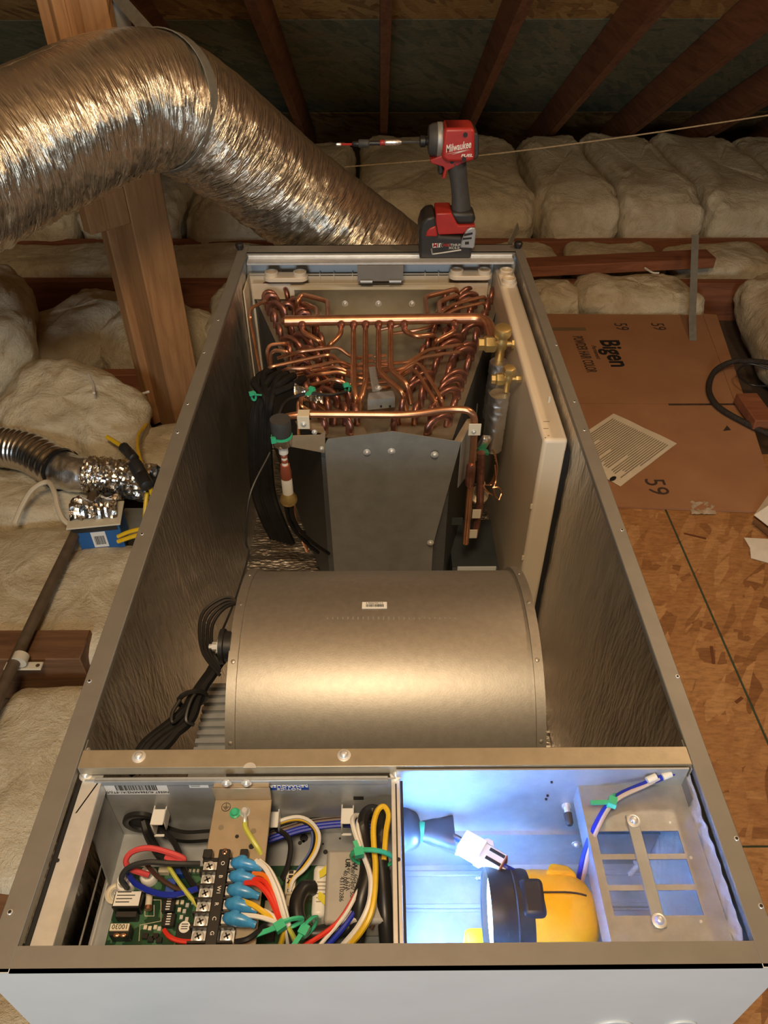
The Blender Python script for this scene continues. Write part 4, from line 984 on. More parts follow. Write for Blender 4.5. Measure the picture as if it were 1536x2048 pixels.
for k in range(4): mb = MB(); mb.box((c.x-w_*.4, c.y-h_*.2+k*.003, ZP+.0173), (c.x+w_*(.1+.08*(k%3)), c.y-h_*.2+k*.003+.0008, ZP+.0175)); mb.build('print_line', M['ink'], rl)
comp(232, 1822, 272, 1834, .012, 'capacitor', M['charcoal'])
il, c, w_, h_ = comp(223, 1849, 257, 1872, .014, 'inductor', M['relay'])
mb = MB(); mb.box((c.x-w_*.5, c.y-.001, ZP+.0141), (c.x+w_*.45, c.y+h_*.5, ZP+.0160)); mb.build('inductor_cap', M['cream'], il)
text('10030', (c.x, c.y+h_*.25, ZP+.0162), .0060, (-1,0,0), (0,-1,0), M['ink'], il)
for k in range(2): mb = MB(); mb.ball((c.x-.002+.006*k, c.y-.0045, ZP+.0145), (.003,.002,.0012)); mb.build('winding', M['copper'], il)
for py in (1796, 1826):
    ds, c, w_, h_ = comp(327, py, 347, py+27, .006, 'dip_switch', M['relay'])
    for k in range(5): mb = MB(); y = c.y-h_*.38+k*h_*.19; mb.box((c.x-.002, y, ZP+.006), (c.x+.002, y+h_*.08, ZP+.0068)); mb.build('switch_tab', M['white_pl'], ds)
mb = MB(); a, b = at(300, 1784, z=ZP+.006), at(296, 1820, z=ZP+.006); mb.cyl(a, b, .0032, n=12); fs_ = mb.build('fuse', M['cream'], pc)
for t in (.0, .78): mb = MB(); mb.cyl(a.lerp(b, t), a.lerp(b, t+.22), .0036, n=12); mb.build('fuse_cap', M['copper'] if t else M['bright'], fs_)
for px, py in ((253, 1774), (300, 1757)):
    q = at(px, py, z=ZP); mb = MB(); mb.lathe([(0,.0085),(.007,.0085),(.009,.007)], q, (0,0,1), 16); mb.lathe([(.009,.0052),(.017,.0050),(.017,.0034),(.012,.0030)], q, (0,0,1), 14); mb.build('terminal_boot', M['white_pl'], pc)
q = at(232, 1788, z=ZP-.004); mb = MB(); mb.lathe([(0,.010),(.002,.010),(.003,.008),(.002,.006),(.0005,.0055)], q, (0,0,1), 20); so = mb.build('standoff_washer', M['cream'], pc)
screw(so, q+Vector((0,0,.001)), (0,0,1), .003)
comp(318, 1733, 337, 1744, .008, 'pin_header', M['cream']); comp(349, 1736, 368, 1748, .010, 'connector', M['blue_ink'], label='blue connector')
comp(335, 1756, 347, 1786, .012, 'film_capacitor', P('blue_film_cap', (.05,.10,.42), .35))
ch, c, w_, h_ = comp(355, 1846, 392, 1882, .010, 'module', M['relay'])
q = at(369, 1854, z=ZP+.0101); mb = MB(); mb.cyl(q, q+Vector((0,0,.0004)), .0052, n=20); sk = mb.build('round_sticker', M['sticker'], ch)
for k in range(3): mb = MB(); mb.box((q.x-.003, q.y-.002+k*.002, q.z+.0004), (q.x+.003, q.y-.0013+k*.002, q.z+.0006)); mb.build('print_line', M['ink'], ch)
for px in (378,386,394): comp(px, 1738, px+4, 1744, .003, 'solder_pad', M['bright'], 0)
cn, c, w_, h_ = comp(573, 1740, 589, 1788, .011, 'connector', M['cream'])
for k in range(5): mb = MB(); mb.box((c.x-.0022, c.y-h_*.42+k*h_*.19, ZP+.0108), (c.x+.0022, c.y-h_*.42+k*h_*.19+.003, ZP+.0114)); mb.build('pin_socket', M['ink'], cn)
comp(572, 1790, 583, 1812, .008, 'connector', M['cream']); comp(530, 1800, 552, 1822, .007, 'connector', M['cream']); comp(524, 1745, 545, 1790, .009, 'module', M['relay']); comp(535, 1830, 548, 1880, .006, 'module', M['relay'])
for k, (px, py) in enumerate(((285,1866),(306,1866),(296,1872),(313,1874))): comp(px, py, px+9, py+10, .005, 'transistor', M['relay'], 0)
for px, py in ((288,1850),(297,1852),(308,1850),(316,1853),(352,1800),(362,1800),(356,1815),(366,1818),(372,1806),(378,1790),(384,1800),(360,1830),(371,1834)):
    comp(px, py, px+5, py+8, .002, 'resistor', M['cream'] if (px+py) % 3 else M['bright'], 0)
for pts in (((300,1800),(322,1800),(322,1842),(280,1850),(278,1882)), ((290,1822),(290,1832),(308,1832),(308,1810))):
    mb = MB(); mb.tube([at(a, b, z=ZP+.0002) for a, b in pts], .0004, 4, 0); mb.build('board_trace', M['cream'], pc)

# terminal strip
ts = thing('terminal_strip', (-.146, .28, BZ), 'black screw terminal strip on the tan bracket in the control box', 'terminal strip')
ZTm = BZ+.012
rows = [(455,1733),(450,1760),(446,1788),(440,1816),(434,1844),(428,1873)]
a, b = at(462, 1702, z=ZTm), at(478, 1888, z=ZTm)
q0, q5 = at(455, 1733, z=ZTm), at(428, 1873, z=ZTm); pitch = (q0.y-q5.y)/5; xm = -.1432
mb = MB(); mb.box((xm-.004, q5.y-.012, BZ), (xm+.006, q0.y+.014, ZTm+.004)); mb.box((xm-.019, q0.y+.008, BZ), (xm-.011, q0.y+.016, ZTm)); mb.box((xm+.014, q0.y+.006, BZ), (xm+.021, q0.y+.016, ZTm)); mb.box((xm-.019, q0.y+.005, BZ), (xm+.021, q0.y+.010, ZTm-.004)); body = mb.build('strip_body', M['black'], ts, bevel=.0008, seg=1)
screw(ts, (xm+.001, q0.y+.011, ZTm+.001), (0,0,1), .0030, m='copper')
for i in range(6):
    y = q0.y-pitch*i
    mb = MB(); mb.box((xm-.019, y-pitch*.5, BZ), (xm-.004, y-pitch*.36, ZTm+.003)); mb.box((xm+.006, y-pitch*.5, BZ), (xm+.018, y-pitch*.36, ZTm+.003)); mb.box((xm-.0175, y-pitch*.36, BZ), (xm+.017, y+pitch*.5, ZTm-.005)); mb.build('barrier', M['black'], ts)
    for s_, on in ((-.0115, True), (.0125, i == 5)):
        if not on: continue
        mb = MB(); mb.box((xm+s_-.0058, y-.0042, ZTm-.005), (xm+s_+.0058, y+.0062, ZTm-.0040)); mb.build('terminal_plate', M['bright'], ts)
        mb = MB(); mb.lathe([(0,.0050),(.0018,.0048),(.0026,.0034)], (xm+s_, y+.001, ZTm-.004), (0,0,1), 16); tsn = mb.build('terminal_screw', M['bright'], ts)
        for ang in (.5, .5+pi/2): mb = MB(); mb.obox((xm+s_, y+.001, ZTm-.0013), (.0056,.0013,.0004), (0,0,ang)); mb.build('screw_slot', M['ink'], tsn)
    text(['O','B','W1','R','C','G'][i], (xm+.001, y+.001, ZTm+.0043), .0046, (0,-1,0), (1,0,0), M['tie_white'], ts)
    if i < 5:
        mb = MB(); mb.box((xm+.007, y-.003, ZTm-.004), (xm+.012, y+.004, ZTm+.004)); mb.build('spade_tab', M['bright'], ts)

# wires
def wire(col, r, pts, label, name='wire', cat='wire', group='wires in the control box', n=7, seg=7, m=None):
    mb = MB(); mb.tube(PZ(*pts), r, n, seg); o = mb.build(name, m or M['w_'+col], None); return tag(o, label, cat, group)
spx = [((505,1722),(0,1)), ((510,1748),(0,1)), ((490,1775),(0,1)), ((485,1803),(0,1)), ((483,1832),(0,1))]
wc = ['white jumper end in the topmost', 'orange wire end in the second', 'red wire end in the middle', 'yellow wire end in the fourth', 'grey white wire end in the lowest']
for i in range(5):
    y = q0.y-pitch*i; c = Vector((xm+.022, y-.001, ZTm+.002)); mb = MB()
    mb.tube([Vector((xm+.009, y+.001, ZTm+.001)), Vector((xm+.015, y+.0005, ZTm+.005)), c+Vector((.006,-.001,.003)), c+Vector((.014,-.003,.001))], lambda t: .0034+.0026*sin(pi*min(1, t*1.2)), 10, 5, flat=.8)
    mb.ball(c+Vector((-.004,.004,.004)), (.0055,.0045,.004)); 
    tag(mb.build('spade_connector', M['spade']), wc[i].replace('jumper end', 'wire') .replace(' end', '').replace(' in the', ' blue spade connector, counting down the strip:') if False else 'blue spade connector, ' + ['topmost of five, with a white wire', 'second of five, with orange wires', 'third of five, with red wires', 'fourth of five, with a yellow wire', 'lowest of five, with a pale wire'][i], 'connector', 'blue spade connectors')
TZ = .545
wire('white', .0024, ((512,1722,.54),(532,1738,TZ),(552,1780,.546),(566,1825,.54),(574,1852,.53)), 'white wire arching from the topmost blue connector to the green tie')
wire('white', .0024, ((519,1722,.535),(540,1742,.54),(560,1784,.54),(571,1825,.535),(577,1852,.53)), 'second white wire lying beside the arching one above the red wires')
wire('orange', .0021, ((506,1747,.54),(530,1752,TZ),(548,1782,TZ),(563,1828,.538),(571,1852,.53)), 'orange wire from the second blue connector')
wire('red', .0021, ((502,1758,.54),(528,1762,TZ),(545,1790,TZ),(560,1830,.538),(569,1852,.53)), 'red wire lying just under the orange wire')
wire('red', .0025, ((490,1766,.54),(515,1768,TZ),(538,1792,TZ),(556,1832,.538),(566,1852,.53)), 'thicker red wire from the third blue connector')
wire('yellow', .0024, ((484,1802,.54),(508,1811,.544),(535,1830,.54),(563,1850,.53)), 'yellow wire from the fourth blue connector')
wire('white', .0018, ((500,1815,.54),(530,1822,.54),(552,1836,.537),(568,1850,.53)), 'pale wire crossing over the yellow one')
wire('white', .0020, ((482,1830,.54),(515,1833,.542),(545,1842,.538),(566,1852,.53)), 'pale wire from the lowest blue connector')
wire('black', .0024, ((470,1884,.535),(495,1878,.537),(518,1862,.535),(532,1850,.532),(560,1852,.53)), 'black wire from the bottom terminal with a grey splice')
for k, (cn_, dx, lab) in enumerate((('yellow',-14,'yellow'),('white',-2,'white'),('gyel',12,'yellow green'),('grey',4,'dark grey'))):
    wire(cn_, .0023, ((572,1850,.53),(575+dx*.5,1864,.525),(578+dx,1880,.515),(580+dx*1.6,1900,.50)), lab+' wire end leaving the green tie toward the front rim')
def band(px, py, z, rx, ry, label, tilt=0, tail=(.018, -.012, 0), m='green_pl'):
    q = at(px, py, z=z); mb = MB(); pts = []
    for k in range(17):
        t = 2*pi*k/16; v = Vector((rx*cos(t), 0, ry*sin(t))); v = Matrix.Rotation(tilt, 3, 'Z') @ v; pts.append(q+v)
    mb.tube(pts, .0022, 6, 0, flat=.7); h = q+Matrix.Rotation(tilt, 3, 'Z') @ Vector((-rx*.6, -.002, ry*.8)); mb.obox(h, (.0085,.0075,.007), (0, 0, tilt+.3)); mb.bar(h, h+Vector(tail), .004, .0015)
    return tag(mb.build('cable_tie', M[m]), label, 'cable tie', 'green cable ties')
band(577, 1848, .531, .012, .008, 'green cable tie around the thermostat wire bundle', .3, (-.022, -.006, -.004))
band(617, 1855, .512, .010, .012, 'green cable tie around the bent black sleeve', .8, (-.012, -.018, .0))
band(745, 1716, .515, .020, .016, 'green cable tie around the tall looped wires beside the divider', -.1, (-.004, .010, .002))
wire('pink', .0028, ((297,1750,.470),(262,1738,.480),(252,1722,.488),(264,1704,.494),(296,1696,.497),(338,1705,.495),(368,1718,.490),(352,1722,.488),(331,1714,.488)), 'pink wire looping over the circuit board')
wire('grey', .0027, ((253,1775,.470),(243,1758,.482),(256,1736,.490),(294,1725,.494),(340,1727,.492),(370,1728,.490),(400,1728,.486)), 'dark grey wire curving from the relay to the bracket')
wire('blue', .0029, ((257,1750,.468),(275,1770,.476),(312,1786,.478),(345,1790,.478),(372,1784,.476),(398,1776,.474)), 'thick blue wire sagging across the circuit board')
wire('brown', .0022, ((294,1730,.472),(312,1750,.476),(340,1770,.474),(365,1780,.470),(392,1780,.470)), 'brown wire between the pink loop and the blue wire')
wire('gyel', .0020, ((337,1733,.482),(356,1762,.480),(374,1786,.478),(396,1812,.476)), 'yellow green wire running down over the board beside the switches')
wire('black', .0045, ((288,1642,.472),(296,1668,.468),(308,1692,.475),(325,1716,.482),(340,1724,.482)), 'thick black cable dropping out of the grommet')
wire('black', .0028, ((325,1660,.470),(346,1682,.470),(358,1706,.472),(366,1735,.470),(382,1764,.468),(398,1780,.468)), 'thin black cable curving from the white clip to the board')
wire('black', .0062, ((300,1645,.462),(330,1662,.462),(370,1673,.462),(420,1671,.462),(470,1668,.462)), 'black corrugated sleeve along the far wall of the control box')
wire('red', .0022, ((328,1860,.468),(340,1874,.470),(362,1882,.468),(400,1884,.466)), 'short red wire at the near edge of the circuit board')
wire('gyel', .0024, ((490,1643,.527),(491,1656,.528),(505,1680,.527),(520,1704,.522),(527,1730,.510),(528,1750,.49)), 'yellow green earth wire from the ground screw')
wire('bare', .0020, ((490,1628,.5275),(490,1636,.529),(490,1645,.528)), 'shiny ring terminal on the ground screw', name='ring_terminal', cat='terminal', group=None, m=M['bright'])
for k, (cn_, dz, lab) in enumerate((('white',0,'white'),('yellow',-.003,'yellow'),('black',-.006,'black'),('violet',-.009,'pale blue'))):
    d = k*4; wire(cn_, .0019, ((528,1657+d,.472+dz),(568,1639+d*.9,.478+dz),(598,1634+d,.48+dz),(622-d*.3,1644+d*.8,.48+dz),(638-d,1668,.478+dz),(634-d,1700,.474+dz),(612-d,1735,.470+dz),(588-d*.6,1758,.466+dz),(579-d*.4,1784-d*2,.462)), lab+' wire of the four-wire loop ending in the cream board connector')
for k, (cn_, dy, lab) in enumerate((('blue',0,'upper blue'),('blue',6,'lower blue'),('brown',-7,'brown'),('black',-12,'black'))):
    wire(cn_, .0022, ((522,1682+dy,.470),(568,1666+dy,.472),(614,1653+dy,.472),(680,1645+dy,.472),(724,1647+dy,.472),(756,1652+dy,.470)), lab+' wire strung between the two right white clips')
wire('black', .0027, ((552,1658,.474),(573,1671,.476),(581,1692,.476),(576,1728,.470),(564,1757,.464)), 'single black wire hanging from the middle white clip')
wire('black', .0070, ((626,1776,.485),(606,1779,.492),(594,1806,.494),(598,1842,.492),(622,1866,.49),(662,1862,.488),(708,1852,.486)), 'fat black sleeve bent into a hook left of the transformer', n=10)
ZL = .515
wire('white', .0024, ((722,1631,.50),(709,1632,.508),(705,1646,ZL),(714,1678,ZL),(727,1712,ZL),(738,1742,ZL),(742,1770,ZL),(737,1810,.512),(717,1852,.505),(684,1892,.49)), 'white wire in a tall loop at the left of the bundle')
wire('white', .0020, ((733,1634,.50),(719,1638,.508),(716,1655,.512),(723,1690,.512),(732,1716,.51),(736,1740,.505)), 'second white wire just inside the tall loop')
wire('yellow', .0027, ((768,1720,.51),(772,1664,ZL),(777,1630,.518),(768,1613,.52),(755,1622,.52),(747,1652,.52),(748,1695,.518),(751,1732,.516),(749,1785,.515),(741,1828,.512),(722,1863,.505),(697,1892,.49)), 'yellow wire in a tall hairpin loop beside the divider')
wire('black', .0056, ((738,1722,.508),(728,1672,.508),(728,1634,.512),(745,1620,.512),(762,1634,.512),(763,1680,.508),(761,1715,.506)), 'black cable bent over at the top of the looped bundle', n=9)
wire('black', .0085, ((738,1722,.506),(735,1755,.504),(722,1800,.50),(716,1850,.49),(706,1900,.48)), 'fat black cable running down the middle of the bundle', n=10)
wire('black', .0072, ((761,1715,.504),(766,1765,.50),(770,1830,.495),(776,1900,.48)), 'fat black cable running down beside the divider', n=10)
wire('red', .0023, ((738,1735,.505),(722,1765,.505),(700,1810,.502),(668,1852,.498),(608,1892,.49)), 'red wire sweeping down to the lower left from the bundle')
wire('white', .0018, ((736,1745,.507),(718,1778,.507),(690,1830,.503),(640,1890,.49)), 'thin white wire following the sweeping red wire')
wire('blue', .0024, ((712,1820,.50),(694,1846,.499),(676,1868,.496),(652,1895,.49)), 'blue wire beneath the sweeping red wire')
wire('brown', .0020, ((778,1740,.50),(770,1790,.498),(756,1832,.496),(742,1858,.49)), 'dark red wire behind the yellow wire by the divider')

# transformer
tf = thing('transformer', (-.03, .30, ZB), 'grey boxed transformer with printed ratings in the control box', 'transformer')
a, b = at(656, 1699, z=.500), at(652, 1845, z=.500)
mb = MB(); mb.box((-.0535, b.y, ZB+.001), (.004, a.y, .500)); tb = mb.build('core_cover', M['xfmr'], tf, bevel=.003)
qa, qb = at(628, 1728, z=.485), at(656, 1832, z=.485)
mb = MB(); mb.box((qa.x, qb.y, ZB+.001), (-.0535, qa.y, .485)); wn = mb.build('coil_bobbin', M['white_pl'], tf, bevel=.004)
for k in range(6): mb = MB(); y = qb.y+.012+k*.0035; mb.box((qa.x+.004, y, .485), (-.0535, y+.0008, .4855)); mb.build('print_line', M['olive'], wn)
mb = MB(); c = at(643, 1770, z=.487)
for s_ in (-1, 1): mb.prism([c+Vector((.006,s_*.020,0)), c+Vector((-.003,s_*.012,0)), c+Vector((-.002,s_*.006,0)), c+Vector((.002,s_*.008,0)), c+Vector((.008,s_*.014,0))][::s_], (0,0,.0008))
mb.build('yellow_tape', P('yellow_tape', (.70,.62,.05), .35), wn)
TX = dict(xdir=(0,-1,0), ydir=(1,0,0))
for px, py, s_, sz in ((696,1755,'24V  1.67A',.0052),(690,1760,'40.08VA',.0052),(683,1778,'43110286',.0055),(704,1775,'208V/240V 50/60Hz',.0050),(711,1768,'6Gx 35x',.0050)):
    text(s_, at(px, py, z=.5003), sz, TX['xdir'], TX['ydir'], M['ink'], tb)
text('UR', at(695, 1726, z=.5003), .0060, TX['xdir'], TX['ydir'], M['ink'], tb, off=.0002); text('W', at(709, 1732, z=.5003), .0070, TX['xdir'], TX['ydir'], M['ink'], tb, off=.0002)
mb = MB(); mb.box((-.052, b.y-.018, ZB+.001), (.002, b.y, .47)); mb.build('mounting_foot', M['dark_steel'], tf, bevel=.001)

# ------------------------------------------------------------------ side compartment contents
sl = thing('wire_sleeve', at(860, 1670, z=.44), 'gathered black rubber sleeve tied in green coming out of the divider', 'sleeve')
p0, p1 = Vector((XR+.001, at(815, 1655, z=.475).y, .475)), at(908, 1674, z=.470); d = p1-p0; L = d.length
def slv(u, v):
    t = v; a = 2*pi*u; r = .0175*(1-t/.42)**.6+.0075 if t < .42 else .0075+.0085*((t-.42)/.58)**.8
    if t < .42: r = .0075+.0125*sqrt(max(0, 1-(t/.42)**2))
    r *= 1+.16*sin(3*a+1)*t+.06*noise.noise(Vector((cos(a)*2, sin(a)*2, t*6)))
    fl = 1-.25*max(0, t-.42)
    c = p0+d*t; return (c.x, c.y+r*cos(a)*1.15, c.z+r*sin(a)*fl)
mb = MB(); mb.grid(slv, 28, 26); mb.build('rubber_sleeve', P('sleeve_vinyl', (.05,.055,.065), .38), sl, smooth_angle=80)
mb = MB(); c = p0+d*.42; mb.lathe([(-.003,.0085),(-.003,.0098),(.003,.0098),(.003,.0085)], c, d, 18); mb.build('sleeve_tie', M['green_pl'], sl)
mb = MB(); mb.lathe([(0,.022),(.002,.022),(.003,.020)], p0-Vector((.0005,0,0)), (1,0,0), 20); mb.build('grommet', M['grey_rubber'], sl)
cn = thing('plug_connector', at(965, 1710, z=.475), 'white plastic plug connector between the black sleeve and the flashlight', 'connector')
a, b = at(924, 1684, z=.490), at(1006, 1731, z=.494); dd = (b-a).normalized()
mb = MB(); mb.bar(a, a.lerp(b, .52), .020, .017); mb.build('plug_half', M['white_pl'], cn, bevel=.001)
mb = MB(); mb.bar(a.lerp(b, .48), b, .0165, .014); sk = mb.build('socket_half', M['white_pl'], cn, bevel=.001)
sd = dd.cross(Vector((0,0,1))).normalized()
for s_ in (-.0045, .0045): mb = MB(); mb.bar(a.lerp(b, .62)+sd*s_+Vector((0,0,.0072)), a.lerp(b, .97)+sd*s_+Vector((0,0,.0072)), .003, .0012); mb.build('pin_slot', M['ink'], sk)
for s_ in (-1, 1): mb = MB(); mb.prism([a.lerp(b,.36)+sd*s_*.010, a.lerp(b,.66)+sd*s_*.010, a.lerp(b,.58)+sd*s_*.0145, a.lerp(b,.46)+sd*s_*.0145][::s_], (0,0,.004)); mb.build('latch_wing', M['white_pl'], cn)
mb = MB(); mb.bar(a.lerp(b,.97), a.lerp(b,1.02), .015, .013); mb.build('pin_face', P('dusty_red', (.30,.10,.07), .5), cn)
G2 = 'wires in the side compartment'
wire('blue', .0024, ((900,1672,.472),(916,1679,.484),(930,1688,.490)), 'short blue wire entering the white plug from the sleeve', group=G2)
wire('brown', .0020, ((900,1668,.474),(914,1673,.486),(928,1682,.491)), 'short red brown wire entering the white plug from the sleeve', group=G2)
wire('blue', .0024, ((1002,1729,.494),(1022,1739,.492),(1045,1750,.47),(1080,1765,.44)), 'blue wire leaving the white plug under the flashlight', group=G2)
wire('white', .0020, ((998,1733,.494),(1016,1744,.49),(1035,1756,.46),(1070,1775,.43)), 'pale wire leaving the white plug under the flashlight', group=G2)
wire('blue', .0030, ((1150,1790,.45),(1163,1735,.50),(1172,1700,.515),(1190,1655,.530),(1215,1612,.537),(1240,1590,.539),(1290,1568,.543),(1340,1548,.547),(1366,1534,.550)), 'blue wire rising from behind the flashlight to the rim corner', group=G2)
wire('pale', .0021, ((1158,1792,.45),(1170,1738,.502),(1178,1702,.517),(1194,1660,.531),(1217,1617,.538),(1241,1594,.5405),(1290,1571,.5435),(1318,1557,.546)), 'pinkish grey wire running beside the blue wire to the rim corner', group=G2, m=P('pale_pink_wire', (.60,.50,.48), .4))
for px0, py0, px1, py1, lab in ((1325,1554,1342,1547,'white crimp splice on the blue wire near the rim corner'),(1294,1561,1312,1553,'white crimp splice on the pale wire')):
    mb = MB(); mb.cyl(at(px0,py0,z=.548), at(px1,py1,z=.5495), .0034, n=10); tag(mb.build('crimp_splice', M['white_pl']), lab, 'splice')
band(1222, 1601, .541, .006, .006, 'green cable tie on the wires over the slotted plate', .9, (-.020, .0, -.001))
def loose_screw(p, tip, label):
    mb = MB(); p, tip = Vector(p), Vector(tip); d = tip-p; L = d.length
    mb.lathe([(-.004,.0042),(-.0002,.0045)], p, d, 6); mb.lathe([(-.0002,.0062),(.001,.0062)], p, d, 16)
    prof = [(.001,.0018)]; k = .0016
    while k < L*.86: prof += [(k,.0018),(k+.0005,.0030),(k+.001,.0018)]; k += .0016
    prof += [(L*.87,.002),(L,.0004)]; mb.lathe(prof, p, d, 12); return tag(mb.build('sheet_metal_screw', M['bright'], smooth_angle=25), label, 'screw')
loose_screw(at(980, 1755, z=ZF+.0062), at(950, 1756, z=ZF+.003), 'loose hex head screw lying by the black flashlight bezel')
loose_screw(at(1276, 1729, z=ZF+.0062), at(1257, 1752, z=ZF+.003), 'loose hex head screw lying under the slotted plate')
# flashlight
FX, FY, FZ_ = .0985, .281, .468
fl = thing('flashlight', (.14, .27, ZF), 'yellow and black work flashlight with its head turned toward the control box', 'flashlight')
mb = MB(); AX = (1,0,0); O = (FX, FY, FZ_)
mb.lathe([(-.003,.0400),(-.004,.0430),(.004,.0435),(.012,.0430),(.020,.0412),(.030,.0415),(.034,.0405)], O, AX, 40, cap=False); bz = mb.build('head_bezel', M['charcoal'], fl, smooth_angle=50)
mb = MB(); mb.lathe([(.0185,.0425),(.0195,.0432),(.0205,.0425)], O, AX, 40, cap=False); mb.build('bezel_ridge', M['grey_rubber'], bz)
mb = MB(); mb.obox((FX+.034, FY+.002, FZ_+.0375), (.022,.034,.010), (0,0,0)); mb.build('pivot_cover', M['charcoal'], fl, bevel=.005, seg=3)
mb = MB(); mb.lathe([(.002,.0395),(.020,.018)], O, AX, 30, cap=False); mb.cyl((FX+.0035,FY,FZ_), (FX+.0045,FY,FZ_), .039, n=30); mb.build('lens', P('lens_lit', (.9,.95,1), .1, emit=(.55,.76,1), es=6), bz)
mb = MB(); mb.lathe([(.030,.0395),(.040,.0405),(.062,.0400),(.076,.0370),(.088,.0300),(.095,.0200),(.0985,.0080),(.099,.001)], O, AX, 40); hs = mb.build('head_housing', M['yellow_pl'], fl, smooth_angle=50)
mb = MB(); mb.tube([Vector((FX+.032+.062*k/12, FY+.0405*sin(.15)*1, FZ_)) + Vector((0, .0, .0405*sqrt(max(.02, 1-(max(0,.032+.062*k/12-.06)/.040)**2)))) for k in range(11)], .0009, 5, 0); mb.build('parting_line', M['ink_brown'], hs)
mb = MB(); mb.prism([(FX+.050, FY+.022, FZ_+.025), (FX+.082, FY+.022, FZ_+.018), (FX+.076, FY+.034, FZ_+.012), (FX+.058, FY+.036, FZ_+.014)], (0, .005, .010)); mb.build('hanging_tab', M['yellow_pl'], hs, bevel=.004)
mb = MB(); mb.box((.115, .252, ZF+.030), (.165, .300, FZ_-.03)); mb.build('handle', M['yellow_pl'], fl, bevel=.008, seg=3)
a = at(928, 1852, z=.405); mb = MB(); mb.box((a.x, .228, ZF+.002), (.19, at(960,1852,z=.405).y, .405)); bt = mb.build('battery_base', M['yellow_pl'], fl, bevel=.006, seg=3)
mb = MB(); mb.box((a.x-.002, .226, ZF), (.192, .276, ZF+.018)); mb.build('battery', M['charcoal'], fl, bevel=.003)
mb = MB(); q = at(985, 1864, z=.4052); mb.cyl(q, q+Vector((0,0,.0006)), .0035, n=14); mb.build('base_detail', M['charcoal'], bt)
ld = D.lights.new('flashlight_beam', 'AREA'); ld.shape = 'DISK'; ld.size = .070; ld.energy = 3.4; ld.color = (.17, .40, 1.0); ld.spread = radians(84)
lo_ = D.objects.new('flashlight_beam', ld); lo_.parent = fl; lo_.location = Vector((FX-.001, FY, FZ_))-fl.location; lo_.rotation_euler = (0, radians(90+17), 0); COL.objects.link(lo_)

# ------------------------------------------------------------------ big flexible duct
def at_depth(px, py, dep):
    d = FWD + RGT*((px-768)/CAM_F) - UPV*((py-1024)/CAM_F); return CAM+d*dep
def frames(pts, seg):
    C = smooth(pts, seg); F = []; a = None
    for i, p in enumerate(C):
        t = (C[min(i+1, len(C)-1)]-C[max(i-1, 0)]).normalized()
        if a is None: a = (Vector((0,0,1))-t*t.z).normalized()
        a = (a-t*a.dot(t)).normalized(); F.append((p, t, a, t.cross(a)))
    return F
def skin(F, rad, n, name, m, parent, ang=60):
    mb = MB(); vs = []; fs = []
    for i, (p, t, a, b) in enumerate(F):
        for k in range(n):
            q = 2*pi*k/n; vs.append(p+(a*cos(q)+b*sin(q))*rad(i, q))
    for i in range(len(F)-1):
        for k in range(n): fs.append((i*n+k, i*n+(k+1)%n, (i+1)*n+(k+1)%n, (i+1)*n+k))
    mb.add(vs, fs); return mb.build(name, m, parent, smooth_angle=ang)
DP = [(-160,395,1.20),(0,318,1.285),(120,262,1.34),(240,210,1.41),(325,205,1.47),(400,245,1.55),(490,312,1.67),(580,385,1.79),(680,458,1.87),(760,515,1.93),(815,560,2.0)]
du = thing('flexible_duct', at_depth(325, 205, 1.47), 'large silver foil flexible duct bending over the post and down behind the cabinet', 'duct')
DF = frames([at_depth(*p) for p in DP], 26)
RR = .119
def drad(i, q):
    s = i*.55; cx, cy = cos(q), sin(q)
    lower = .5-.5*cos(q)           # 0 on top, 1 underneath
    amp = .0012+.0046*min(1, lower*1.6)
    w1 = noise.noise(Vector((s*.55+q*1.1, cx*1.3, cy*1.3))); w2 = noise.noise(Vector((s*1.25-q*.9, cx*2.6, cy*2.6+4))); w3 = noise.noise(Vector((s*2.2+q*1.4, cx*5, cy*5+9)))
    return RR+amp*(1.1*w1+1.0*(.5-abs(w2))*1.3+.6*w3)
dj = skin(DF, drad, 170, 'duct_jacket', M['duct'], du, 75)
wa = dj.data.attributes.new('wrap', 'FLOAT_VECTOR', 'POINT')
for i in range(len(DF)):
    for k in range(170):
        q = 2*pi*k/170; qq = q if q < pi else 2*pi-q
        wa.data[i*170+k].vector = (i*.55+qq*1.3, qq*1.6+(7 if q > pi else 0), .25+.75*min(1, (.5-.5*cos(q))*2.2))
p, t, a, b = DF[4*26]
tilt = Matrix.Rotation(radians(14), 3, a)
t2 = tilt @ t; b2_ = tilt @ b
hs_ = thing('hanger_strap', p+Vector((0,0,.12)), 'flat grey hanger strap looped around the duct at its bend', 'strap')
mb = MB(); vs = []; fs = []
for k in range(49):
    q = 2*pi*k/48; r = RR+.0055
    for o_, rr in ((-.0135, r), (.0135, r), (.0135, r-.002), (-.0135, r-.002)): vs.append(p+t2*o_+(a*cos(q)+b2_*sin(q))*rr)
for k in range(48):
    for j in range(4): fs.append((k*4+j, k*4+(j+1)%4, k*4+4+(j+1)%4, k*4+4+j))
mb.add(vs, fs); mb.build('strap_loop', M['strap'], hs_)
tp = p+a*(RR+.005); mb = MB(); e_ = at_depth(205, -40, 1.66)
mb.bar(at_depth(330, 100, 1.50), e_, .026, .002, (0.2,-1,.3)); mb.build('strap_tail', M['strap'], hs_)

